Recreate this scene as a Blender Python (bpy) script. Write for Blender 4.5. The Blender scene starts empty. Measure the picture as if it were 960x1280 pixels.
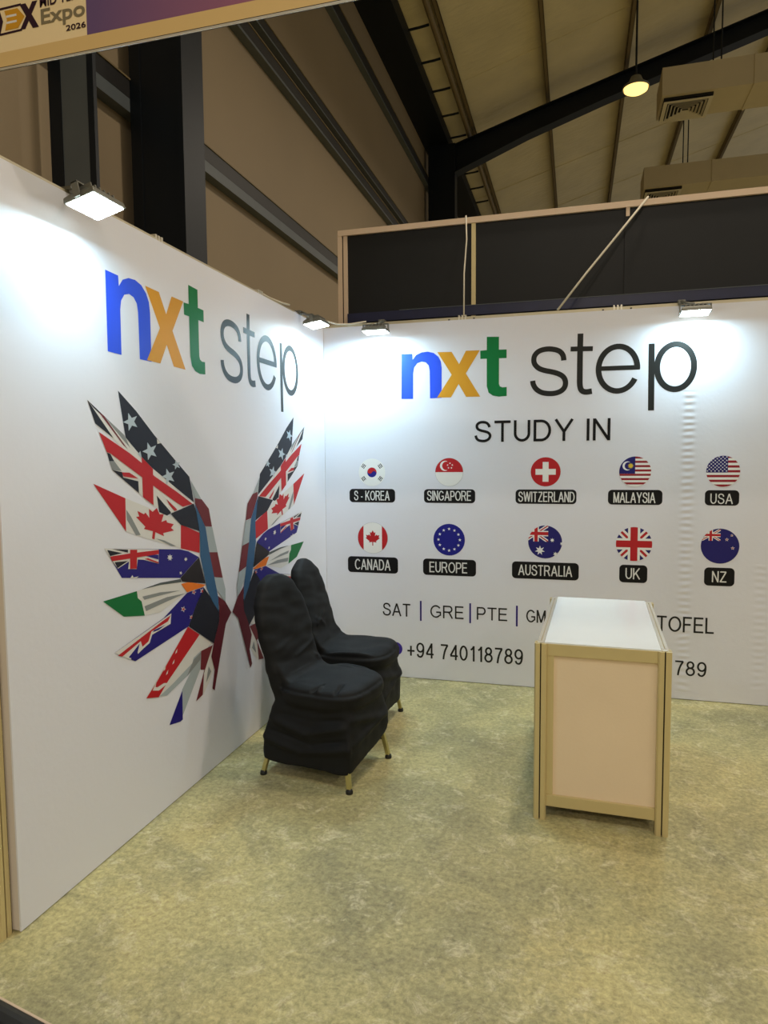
import bpy, bmesh, math, random
from mathutils import Vector, Matrix, noise
from mathutils.geometry import tessellate_polygon

# ------------------------------------------------------------------ scene, camera, light
scene = bpy.context.scene
COL = scene.collection
PI = math.pi

cam_data = bpy.data.cameras.new('camera')
cam = bpy.data.objects.new('camera', cam_data)
COL.objects.link(cam)
cam_data.sensor_fit = 'VERTICAL'
cam_data.sensor_height = 36.0
cam_data.lens = 36.0 * 855.3 / 1280.0
cam_data.clip_start = 0.02
cam_data.clip_end = 200.0
_r = Vector((0.96302, 0.26932, -0.00762))
_u = Vector((-0.01255, 0.07309, 0.99725))
_f = Vector((-0.26914, 0.96027, -0.07377))
cam.matrix_world = Matrix(((_r.x, _u.x, -_f.x, 1.7545),
                           (_r.y, _u.y, -_f.y, -4.6863),
                           (_r.z, _u.z, -_f.z, 1.5527),
                           (0, 0, 0, 1)))
scene.camera = cam

scene.view_settings.view_transform = 'Standard'
scene.view_settings.look = 'None'
scene.view_settings.gamma = 1.0
scene.view_settings.use_curve_mapping = False
scene.view_settings.exposure = 0.0

world = bpy.data.worlds.new('hall_air')
scene.world = world
world.use_nodes = True
world.node_tree.nodes['Background'].inputs[0].default_value = (1.0, 0.94, 0.86, 1)
world.node_tree.nodes['Background'].inputs[1].default_value = 0.25

LED_POWER = 4.9
LED_COLOR = (0.46, 0.81, 1.0)
HALL_POWER = 108.0
HALL_COLOR = (1.0, 0.87, 0.71)

def hall_light(x, y, z, power):
    l = bpy.data.lights.new('unseen_hall_light', 'AREA')
    l.shape = 'DISK'; l.size = 0.5; l.energy = power; l.color = HALL_COLOR
    o = bpy.data.objects.new('unseen_hall_light', l)
    o.location = (x, y, z); COL.objects.link(o)
# the other high bay lamps of the hall, in rows under the roof, plus an added fill row
for x, y in ((-3.5, -12.0), (2.5, -12.0), (8.5, -12.0), (2.5, -6.5), (8.5, -6.5), (2.5, -0.5), (8.5, -0.5), (8.5, 6.0), (2.5, 14.0), (8.5, 14.0)):
    hall_light(x, y, 6.85, HALL_POWER * (1.8 if y < -10 else 1.0))  # farthest row behind the camera is added and boosted to brighten front faces

# ------------------------------------------------------------------ materials
def lin(c):
    c = c / 255.0
    return c / 12.92 if c <= 0.04045 else ((c + 0.055) / 1.055) ** 2.4
def rgb(r, g, b): return (lin(r), lin(g), lin(b), 1.0)

def mat(name, color, rough=0.6, metal=0.0, spec=0.5, var=0.0, vscale=8.0, bump=0.0, bscale=60.0):
    m = bpy.data.materials.new(name); m.use_nodes = True
    nt = m.node_tree; b = nt.nodes['Principled BSDF']
    b.inputs['Base Color'].default_value = color
    b.inputs['Roughness'].default_value = rough
    b.inputs['Metallic'].default_value = metal
    b.inputs['Specular IOR Level'].default_value = spec
    if var or bump:
        tc = nt.nodes.new('ShaderNodeTexCoord')
    if var:
        n = nt.nodes.new('ShaderNodeTexNoise'); n.inputs['Scale'].default_value = vscale
        n.inputs['Detail'].default_value = 5.0
        nt.links.new(tc.outputs['Object'], n.inputs['Vector'])
        mx = nt.nodes.new('ShaderNodeMix'); mx.data_type = 'RGBA'
        mx.inputs[6].default_value = tuple(max(0, c * (1 - var)) for c in color[:3]) + (1,)
        mx.inputs[7].default_value = tuple(min(1, c * (1 + var)) for c in color[:3]) + (1,)
        nt.links.new(n.outputs['Fac'], mx.inputs[0])
        nt.links.new(mx.outputs[2], b.inputs['Base Color'])
    if bump:
        n2 = nt.nodes.new('ShaderNodeTexNoise'); n2.inputs['Scale'].default_value = bscale
        n2.inputs['Detail'].default_value = 4.0
        nt.links.new(tc.outputs['Object'], n2.inputs['Vector'])
        bp = nt.nodes.new('ShaderNodeBump'); bp.inputs['Strength'].default_value = bump
        bp.inputs['Distance'].default_value = 0.01
        nt.links.new(n2.outputs['Fac'], bp.inputs['Height'])
        nt.links.new(bp.outputs['Normal'], b.inputs['Normal'])
    return m

def emit(name, color, strength):
    m = bpy.data.materials.new(name); m.use_nodes = True
    nt = m.node_tree; b = nt.nodes['Principled BSDF']
    b.inputs['Base Color'].default_value = color
    b.inputs['Emission Color'].default_value = color
    b.inputs['Emission Strength'].default_value = strength
    return m

def math_node(nt, op, a=None, b=None):
    n = nt.nodes.new('ShaderNodeMath'); n.operation = op
    for i, v in enumerate((a, b)):
        if v is None: continue
        if isinstance(v, (int, float)): n.inputs[i].default_value = v
        else: nt.links.new(v, n.inputs[i])
    return n.outputs[0]

def banner_material(name, axis, puckers):
    """White printed cloth: faint weave, soft sag waves, rows of puckers along its taped seams."""
    m = mat(name, rgb(226, 227, 236), rough=0.55, spec=0.35)
    nt = m.node_tree; b = nt.nodes['Principled BSDF']
    tc = nt.nodes.new('ShaderNodeTexCoord'); sp = nt.nodes.new('ShaderNodeSeparateXYZ')
    nt.links.new(tc.outputs['Object'], sp.inputs[0])
    U = sp.outputs[axis]; Z = sp.outputs[2]
    n1 = nt.nodes.new('ShaderNodeTexNoise'); n1.inputs['Scale'].default_value = 3.0; n1.inputs['Detail'].default_value = 3.0
    nt.links.new(tc.outputs['Object'], n1.inputs['Vector'])
    n2 = nt.nodes.new('ShaderNodeTexNoise'); n2.inputs['Scale'].default_value = 45.0; n2.inputs['Detail'].default_value = 2.0
    nt.links.new(tc.outputs['Object'], n2.inputs['Vector'])
    h = math_node(nt, 'MULTIPLY', n1.outputs['Fac'], 0.35)
    h = math_node(nt, 'ADD', h, math_node(nt, 'MULTIPLY', n2.outputs['Fac'], 0.07))
    for u0, w, amp, z0, z1 in puckers:
        d = math_node(nt, 'DIVIDE', math_node(nt, 'SUBTRACT', U, u0), w)
        g = math_node(nt, 'EXPONENT', math_node(nt, 'MULTIPLY', math_node(nt, 'MULTIPLY', d, d), -1.0))
        zz = math_node(nt, 'ADD', Z, math_node(nt, 'MULTIPLY', n1.outputs['Fac'], 0.06))
        s = math_node(nt, 'SINE', math_node(nt, 'MULTIPLY', zz, 2 * PI / 0.043))
        on = math_node(nt, 'MULTIPLY', math_node(nt, 'GREATER_THAN', Z, z0), math_node(nt, 'LESS_THAN', Z, z1))
        s = math_node(nt, 'MULTIPLY', math_node(nt, 'MULTIPLY', s, g), on)
        h = math_node(nt, 'ADD', h, math_node(nt, 'MULTIPLY', s, amp))
    bp = nt.nodes.new('ShaderNodeBump'); bp.inputs['Strength'].default_value = 0.6; bp.inputs['Distance'].default_value = 0.012
    nt.links.new(h, bp.inputs['Height']); nt.links.new(bp.outputs['Normal'], b.inputs['Normal'])
    return m

CONC = [(0.27, 0.25, 0.135, 1), (0.50, 0.45, 0.215, 1), (0.60, 0.50, 0.215, 1),
        (0.26, 0.245, 0.145, 1), (0.84, 0.77, 0.52, 1), (0.07, 0.06, 0.03, 1)]
def concrete_material():
    m = mat('worn_concrete', (0.3, 0.3, 0.2, 1), rough=0.45, spec=0.3)
    nt = m.node_tree; b = nt.nodes['Principled BSDF']
    tc = nt.nodes.new('ShaderNodeTexCoord')
    def nz(scale, detail, rough=0.55, dist=0.0, vec=None):
        n = nt.nodes.new('ShaderNodeTexNoise')
        n.inputs['Scale'].default_value = scale; n.inputs['Detail'].default_value = detail
        n.inputs['Roughness'].default_value = rough; n.inputs['Distortion'].default_value = dist
        nt.links.new(vec or tc.outputs['Object'], n.inputs['Vector']); return n.outputs['Fac']
    def ramp(fac, stops):
        r = nt.nodes.new('ShaderNodeValToRGB'); e = r.color_ramp.elements
        e[0].position, e[0].color = stops[0]; e[1].position, e[1].color = stops[-1]
        for p, c in stops[1:-1]:
            x = e.new(p); x.color = c
        nt.links.new(fac, r.inputs[0]); return r.outputs[0]
    def mix(fac, a, c, mode='MIX'):
        x = nt.nodes.new('ShaderNodeMix'); x.data_type = 'RGBA'; x.blend_type = mode
        if isinstance(fac, (int, float)): x.inputs[0].default_value = fac
        else: nt.links.new(fac, x.inputs[0])
        for i, v in ((6, a), (7, c)):
            if isinstance(v, tuple): x.inputs[i].default_value = v
            else: nt.links.new(v, x.inputs[i])
        return x.outputs[2]
    big = nz(0.8, 5, 0.55, 0.4)
    mid = nz(2.4, 9, 0.66, 0.7)
    fine = nz(48, 8, 0.75, 0.3)
    base = ramp(big, [(0.30, CONC[0]), (0.5, CONC[1]), (0.70, CONC[2])])
    base = mix(ramp(mid, [(0.45, (0, 0, 0, 1)), (0.66, (0.62, 0.62, 0.62, 1))]), base, CONC[3])
    scr = nz(8.5, 12, 0.80, 0.7)
    base = mix(ramp(scr, [(0.53, (0, 0, 0, 1)), (0.62, (0.42, 0.42, 0.42, 1)), (0.74, (0.25, 0.25, 0.25, 1))]), base, CONC[4])
    base = mix(0.65, base, ramp(fine, [(0.34, (0.22, 0.22, 0.22, 1)), (0.66, (0.78, 0.78, 0.78, 1))]), 'OVERLAY')
    speck = nz(60, 3, 0.6, 0.0)
    base = mix(ramp(speck, [(0.70, (0, 0, 0, 1)), (0.78, (0.55, 0.55, 0.55, 1))]), base, CONC[5])
    nt.links.new(base, b.inputs['Base Color'])
    rr = ramp(mid, [(0.3, (0.32, 0.32, 0.32, 1)), (0.7, (0.55, 0.55, 0.55, 1))])
    nt.links.new(rr, b.inputs['Roughness'])
    bp = nt.nodes.new('ShaderNodeBump'); bp.inputs['Strength'].default_value = 0.6; bp.inputs['Distance'].default_value = 0.008
    hh = math_node(nt, 'ADD', math_node(nt, 'MULTIPLY', fine, 0.5), math_node(nt, 'MULTIPLY', scr, 0.8))
    nt.links.new(hh, bp.inputs['Height']); nt.links.new(bp.outputs['Normal'], b.inputs['Normal'])
    return m

def roof_material():
    m = mat('foil_roof_sheet', (0.74, 0.65, 0.42, 1), rough=0.42, spec=0.5, var=0.18, vscale=1.3)
    nt = m.node_tree; b = nt.nodes['Principled BSDF']
    tc = nt.nodes.new('ShaderNodeTexCoord')
    mp = nt.nodes.new('ShaderNodeMapping'); mp.inputs['Scale'].default_value = (1.0, 2.6, 1.0)
    nt.links.new(tc.outputs['Object'], mp.inputs['Vector'])
    n = nt.nodes.new('ShaderNodeTexNoise'); n.inputs['Scale'].default_value = 3.2; n.inputs['Detail'].default_value = 6
    nt.links.new(mp.outputs[0], n.inputs['Vector'])
    bp = nt.nodes.new('ShaderNodeBump'); bp.inputs['Strength'].default_value = 0.45; bp.inputs['Distance'].default_value = 0.05
    nt.links.new(n.outputs['Fac'], bp.inputs['Height']); nt.links.new(bp.outputs['Normal'], b.inputs['Normal'])
    return m

M = {
    'concrete': concrete_material(),
    'banner_left': banner_material('white_banner_cloth', 1, [(-1.0, 0.02, 0.05, 0, 2.4)]),
    'banner_back': banner_material('white_banner_cloth_puckered', 0,
                                   [(2.435, 0.030, 0.22, 0.05, 1.98), (2.87, 0.03, 0.08, 0.1, 0.9)]),
    'panel': mat('white_laminate', rgb(214, 205, 196), rough=0.5, var=0.05, vscale=3),
    'alu': mat('aluminium_profile', rgb(196, 186, 158), rough=0.38, metal=0.35, var=0.06, vscale=12),
    'alu_bright': mat('bright_aluminium', rgb(225, 220, 205), rough=0.28, metal=0.5),
    'groove': mat('profile_groove', rgb(52, 42, 26), rough=0.7),
    'roof': roof_material(),
    'cream': mat('cream_cladding', rgb(142, 125, 98), rough=0.7, var=0.08, vscale=0.9, bump=0.15, bscale=3),
    'steel': mat('dark_blue_steel', rgb(13, 20, 27), rough=0.5, spec=0.3, var=0.25, vscale=3),
    'steel_grey': mat('grey_steel', rgb(84, 90, 92), rough=0.55, var=0.12, vscale=5),
    'girt': mat('dark_brown_girt', rgb(26, 24, 22), rough=0.55, var=0.15, vscale=4),
    'purlin': mat('olive_purlin', rgb(120, 104, 72), rough=0.6, var=0.12, vscale=4),
    'duct': mat('duct_board', rgb(196, 182, 150), rough=0.6, var=0.07, vscale=2),
    'diffuser': mat('diffuser_white', rgb(205, 195, 170), rough=0.5),
    'dark': mat('dark_gap', rgb(22, 20, 17), rough=0.8),
    'blackpanel': mat('black_laminate', rgb(23, 24, 24), rough=0.5, spec=0.3, var=0.22, vscale=2.4, bump=0.05, bscale=12),
    'navy_strip': mat('dark_navy', rgb(28, 33, 66), rough=0.35, var=0.3, vscale=9),
    'timber': mat('pale_trim', rgb(214, 190, 164), rough=0.55, var=0.06, vscale=6),
    'cord': mat('white_cord', rgb(214, 206, 186), rough=0.6),
    'fascia': mat('cream_fascia_print', rgb(240, 218, 172), rough=0.5, var=0.04, vscale=3),
    'fascia_rail': mat('champagne_fascia_rail', rgb(226, 194, 132), rough=0.4, metal=0.1),
    'cover': mat('black_cover_cloth', rgb(11, 12, 13), rough=0.72, spec=0.30, bump=0.10, bscale=420),
    'brass': mat('champagne_metal', rgb(196, 186, 128), rough=0.28, metal=0.85),
    'rubber': mat('black_rubber', rgb(18, 18, 19), rough=0.55),
    'counter_panel': mat('pinkish_laminate', rgb(238, 216, 184), rough=0.5, var=0.05, vscale=4, bump=0.05, bscale=90),
    'counter_frame': mat('champagne_aluminium', rgb(214, 197, 146), rough=0.36, metal=0.35, var=0.05, vscale=10),
    'counter_top': mat('white_gloss_top', rgb(238, 242, 242), rough=0.16, var=0.03, vscale=4),
    'lamp_body': mat('grey_lamp_casting', rgb(120, 120, 112), rough=0.45, metal=0.4),
    'led': emit('led_window', (0.85, 1.0, 0.97, 1), 45.0),
    'bulb': emit('warm_lamp_glass', (1.0, 0.62, 0.18, 1), 2.2),
}
PRINT = {}
def ink(key, r, g, b):
    PRINT[key] = mat('print_' + key, rgb(r, g, b), rough=0.48, spec=0.25)
for k, c in dict(logo_blue=(44, 84, 226), logo_gold=(214, 152, 38), logo_green=(0, 118, 58), black=(14, 13, 15), softblack=(34, 34, 32),
                 charcoal=(45, 46, 43), white=(236, 236, 234), offwhite=(222, 222, 220), ringgrey=(176, 178, 180),
                 red=(184, 34, 40), darkred=(150, 38, 48), navy=(36, 32, 106), royal=(30, 30, 132), purple=(62, 44, 150),
                 gold=(222, 190, 60), lens=(236, 236, 236), violet=(44, 30, 120),
                 wht=(218, 216, 212), ink=(30, 31, 42), blk=(36, 31, 34), grey=(136, 140, 140), dgrey=(84, 92, 92), lgrey=(166, 176, 180),
                 starw=(180, 194, 204), dred=(112, 42, 48), wine=(94, 24, 38), steel=(52, 92, 130), blue=(36, 28, 118), green=(16, 110, 56),
                 orange=(224, 116, 32), fascia_purple=(112, 84, 124), fascia_pink=(178, 112, 124), logo_grey=(128, 118, 92), amber=(206, 150, 40), plum=(48, 24, 40)).items():
    ink(k, *c)

def gradient_print(m, axis, u0, u1, c0, c1):
    """printed colour blend along the board"""
    nt = m.node_tree; b = nt.nodes['Principled BSDF']
    tc = nt.nodes.new('ShaderNodeTexCoord'); sp = nt.nodes.new('ShaderNodeSeparateXYZ'); nt.links.new(tc.outputs['Object'], sp.inputs[0])
    t = math_node(nt, 'DIVIDE', math_node(nt, 'SUBTRACT', sp.outputs[axis], u0), u1 - u0)
    mx = nt.nodes.new('ShaderNodeMix'); mx.data_type = 'RGBA'; mx.clamp_factor = True
    nt.links.new(t, mx.inputs[0]); mx.inputs[6].default_value = c0; mx.inputs[7].default_value = c1
    nt.links.new(mx.outputs[2], b.inputs['Base Color'])
gradient_print(PRINT['fascia_purple'], 0, 0.45, 1.25, rgb(104, 82, 124), rgb(178, 108, 122))

# ------------------------------------------------------------------ helpers
def link(name, me, m=None, parent=None, loc=None):
    o = bpy.data.objects.new(name, me); COL.objects.link(o)
    if m is not None:
        for x in (m if isinstance(m, (list, tuple)) else [m]): me.materials.append(x)
    if parent: o.parent = parent
    if loc is not None: o.location = loc
    return o
def obj(name, bm, m, parent=None, smooth=False, loc=None, bevel=0.0):
    bmesh.ops.remove_doubles(bm, verts=bm.verts, dist=1e-6)
    bmesh.ops.recalc_face_normals(bm, faces=bm.faces)
    if bevel: bmesh.ops.bevel(bm, geom=[e for e in bm.edges if len(e.link_faces) == 2 and e.calc_face_angle(0) > 0.6],
                              offset=bevel, segments=2, profile=0.6, affect='EDGES')
    me = bpy.data.meshes.new(name); bm.to_mesh(me); bm.free()
    if smooth:
        for p in me.polygons: p.use_smooth = True
    return link(name, me, m, parent, loc)
def thing(name, label, cat, loc=(0, 0, 0), rz=0.0, group=None):
    o = bpy.data.objects.new(name, None); COL.objects.link(o)
    o.location = loc; o.rotation_euler = (0, 0, rz); o.empty_display_size = 0.1
    return tag(o, label, cat, group)
def tag(o, label, cat, group=None):
    o['label'] = label; o['category'] = cat
    if group: o['group'] = group
    return o
def struct(o):
    o['kind'] = 'structure'; return o
def note(o, label):
    o['label'] = label; return o
def box(bm, x0, x1, y0, y1, z0, z1, mtx=None, mi=0):
    vs = [bm.verts.new((x, y, z)) for x in (x0, x1) for y in (y0, y1) for z in (z0, z1)]
    if mtx is not None:
        for v in vs: v.co = mtx @ v.co
    fs = []
    for f in ((0, 1, 3, 2), (4, 6, 7, 5), (0, 4, 5, 1), (2, 3, 7, 6), (0, 2, 6, 4), (1, 5, 7, 3)):
        fc = bm.faces.new([vs[i] for i in f]); fc.material_index = mi; fs.append(fc)
    return vs
def B(*a, **k):
    bm = bmesh.new(); box(bm, *a, **k); return bm
def tube(bm, pts, r, n=8, cap=True):
    pts = [Vector(p) for p in pts]; rings = []
    for i, p in enumerate(pts):
        d = (pts[min(i + 1, len(pts) - 1)] - pts[max(i - 1, 0)]).normalized()
        a = d.orthogonal().normalized() if i == 0 else (a - d * a.dot(d)).normalized()
        b = d.cross(a); rr = r[i] if isinstance(r, (list, tuple)) else r
        rings.append([bm.verts.new(p + (a * math.cos(t) + b * math.sin(t)) * rr) for t in [2 * PI * k / n for k in range(n)]])
    for A, Bq in zip(rings, rings[1:]):
        for k in range(n): bm.faces.new((A[k], A[(k + 1) % n], Bq[(k + 1) % n], Bq[k]))
    if cap: bm.faces.new(rings[0][::-1]); bm.faces.new(rings[-1])
def loft(bm, rings, cap=True):
    R = [[bm.verts.new(p) for p in r] for r in rings]; n = len(R[0])
    for A, Bq in zip(R, R[1:]):
        for k in range(n): bm.faces.new((A[k], A[(k + 1) % n], Bq[(k + 1) % n], Bq[k]))
    if cap: bm.faces.new(R[0][::-1]); bm.faces.new(R[-1])
def lathe(bm, prof, n=24, c=(0, 0, 0)):
    R = [[bm.verts.new((c[0] + r * math.cos(2 * PI * k / n), c[1] + r * math.sin(2 * PI * k / n), c[2] + z)) for k in range(n)] for r, z in prof]
    for A, Bq in zip(R, R[1:]):
        for k in range(n): bm.faces.new((A[k], A[(k + 1) % n], Bq[(k + 1) % n], Bq[k]))
    bm.faces.new(R[0][::-1]); bm.faces.new(R[-1])
def extr(bm, poly, axis, a, b):
    """prism: poly in the two other axes, extruded along axis from a to b"""
    def P(u, v, w): return {0: (w, u, v), 1: (u, w, v), 2: (u, v, w)}[axis]
    A = [bm.verts.new(P(u, v, a)) for u, v in poly]; Bq = [bm.verts.new(P(u, v, b)) for u, v in poly]
    n = len(poly)
    for k in range(n): bm.faces.new((A[k], A[(k + 1) % n], Bq[(k + 1) % n], Bq[k]))
    bm.faces.new(A[::-1]); bm.faces.new(Bq)

# ---- printing on flat sheets: shapes are (ink, layer, outline) in the sheet's own metres
def on_back(u, v, layer): return (u, -0.0008 - 0.0005 * layer, v)
def on_left(u, v, layer): return (0.0008 + 0.0005 * layer, u, v)
def on_fascia(u, v, layer): return (u, FASCIA_Y - 0.0008 - 0.0005 * layer, v)
def print_mesh(name, shapes, place, parent):
    """each shape is an outline, or a list of outlines that make one stroke"""
    keys = []; vs = []; fs = []; mi = []
    for rank, (key, layer, pts) in enumerate(sorted(shapes, key=lambda q: q[1])):
        polys = [pts] if not pts or not isinstance(pts[0], list) else pts
        if key not in keys: keys.append(key)
        for pl_ in polys:
            if len(pl_) < 3: continue
            base = len(vs)
            vs += [place(u, v, rank * 0.06) for u, v in pl_]
            for t in tessellate_polygon([[Vector((u, v, 0)) for u, v in pl_]]):
                fs.append([base + i for i in t]); mi.append(keys.index(key))
    me = bpy.data.meshes.new(name); me.from_pydata(vs, [], fs)
    o = link(name, me, [PRINT[k] for k in keys], parent)
    for p, i in zip(me.polygons, mi): p.material_index = i
    return o
def ribbon(pts, w, closed=False):
    """outline quads of a stroke of width w along pts"""
    out = []; n = len(pts); L = []; Rr = []
    for i in range(n):
        a = pts[(i - 1) % n] if closed else pts[max(i - 1, 0)]
        b = pts[(i + 1) % n] if closed else pts[min(i + 1, n - 1)]
        dx, dy = b[0] - a[0], b[1] - a[1]; l = math.hypot(dx, dy) or 1
        nx, ny = -dy / l * w / 2, dx / l * w / 2
        L.append((pts[i][0] + nx, pts[i][1] + ny)); Rr.append((pts[i][0] - nx, pts[i][1] - ny))
    for i in range(n if closed else n - 1):
        j = (i + 1) % n
        out.append([L[i], L[j], Rr[j], Rr[i]])
    return out
def smooth_line(pts, k=5):
    out = []
    for i in range(len(pts) - 1):
        p0 = pts[max(i - 1, 0)]; p1 = pts[i]; p2 = pts[i + 1]; p3 = pts[min(i + 2, len(pts) - 1)]
        for s in range(k):
            t = s / k
            out.append(tuple(0.5 * (2 * p1[c] + (p2[c] - p0[c]) * t + (2 * p0[c] - 5 * p1[c] + 4 * p2[c] - p3[c]) * t * t
                                    + (3 * p1[c] - p0[c] - 3 * p2[c] + p3[c]) * t ** 3) for c in (0, 1)))
    out.append(pts[-1]); return out
def arc(cx, cy, rx, ry, a0, a1, n=32):
    return [(cx + rx * math.cos(math.radians(a0 + (a1 - a0) * k / n)), cy + ry * math.sin(math.radians(a0 + (a1 - a0) * k / n))) for k in range(n + 1)]
def circle(cx, cy, r, n=40): return arc(cx, cy, r, r, 0, 360 - 360 / n, n - 1)
def star(cx, cy, r, n=5, inner=0.4, rot=0.0):
    return [(cx + (r if k % 2 == 0 else r * inner) * math.sin(math.radians(rot) + k * PI / n),
             cy + (r if k % 2 == 0 else r * inner) * math.cos(math.radians(rot) + k * PI / n)) for k in range(2 * n)]
def clip(poly, convex):
    out = list(poly); n = len(convex)
    for i in range(n):
        ax, ay = convex[i]; bx, by = convex[(i + 1) % n]; src = out; out = []
        if not src: break
        def side(p): return (bx - ax) * (p[1] - ay) - (by - ay) * (p[0] - ax)
        for j in range(len(src)):
            p, q = src[j], src[(j + 1) % len(src)]; sp, sq = side(p), side(q)
            if sp >= 0: out.append(p)
            if (sp >= 0) != (sq >= 0):
                t = sp / (sp - sq); out.append((p[0] + (q[0] - p[0]) * t, p[1] + (q[1] - p[1]) * t))
    return out
def ccw(p):
    a = sum(p[i][0] * p[(i + 1) % len(p)][1] - p[(i + 1) % len(p)][0] * p[i][1] for i in range(len(p)))
    return p if a > 0 else p[::-1]
def rect(x0, y0, x1, y1): return [(x0, y0), (x1, y0), (x1, y1), (x0, y1)]
def text_mesh(name, body, bx, place, key, parent, weight=0.0, layer=1, slant=0.0):
    """flat lettering fitted into the box bx = (u0, v0, u1, v1)"""
    cu = bpy.data.curves.new('lettering', 'FONT'); cu.body = body; cu.size = 1.0; cu.offset = weight
    cu.resolution_u = 4
    tmp = bpy.data.objects.new('lettering', cu); COL.objects.link(tmp)
    bpy.context.view_layer.update()
    me = bpy.data.meshes.new_from_object(tmp.evaluated_get(bpy.context.evaluated_depsgraph_get()))
    bpy.data.objects.remove(tmp); bpy.data.curves.remove(cu)
    xs = [v.co.x for v in me.vertices]; ys = [v.co.y for v in me.vertices]
    x0, x1, y0, y1 = min(xs), max(xs), min(ys), max(ys)
    for v in me.vertices:
        u = bx[0] + (v.co.x - x0) / (x1 - x0) * (bx[2] - bx[0]); w = bx[1] + (v.co.y - y0) / (y1 - y0) * (bx[3] - bx[1])
        v.co = place(u, w, layer)
    me.materials.clear(); me.name = name
    return link(name, me, PRINT[key], parent)

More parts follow.
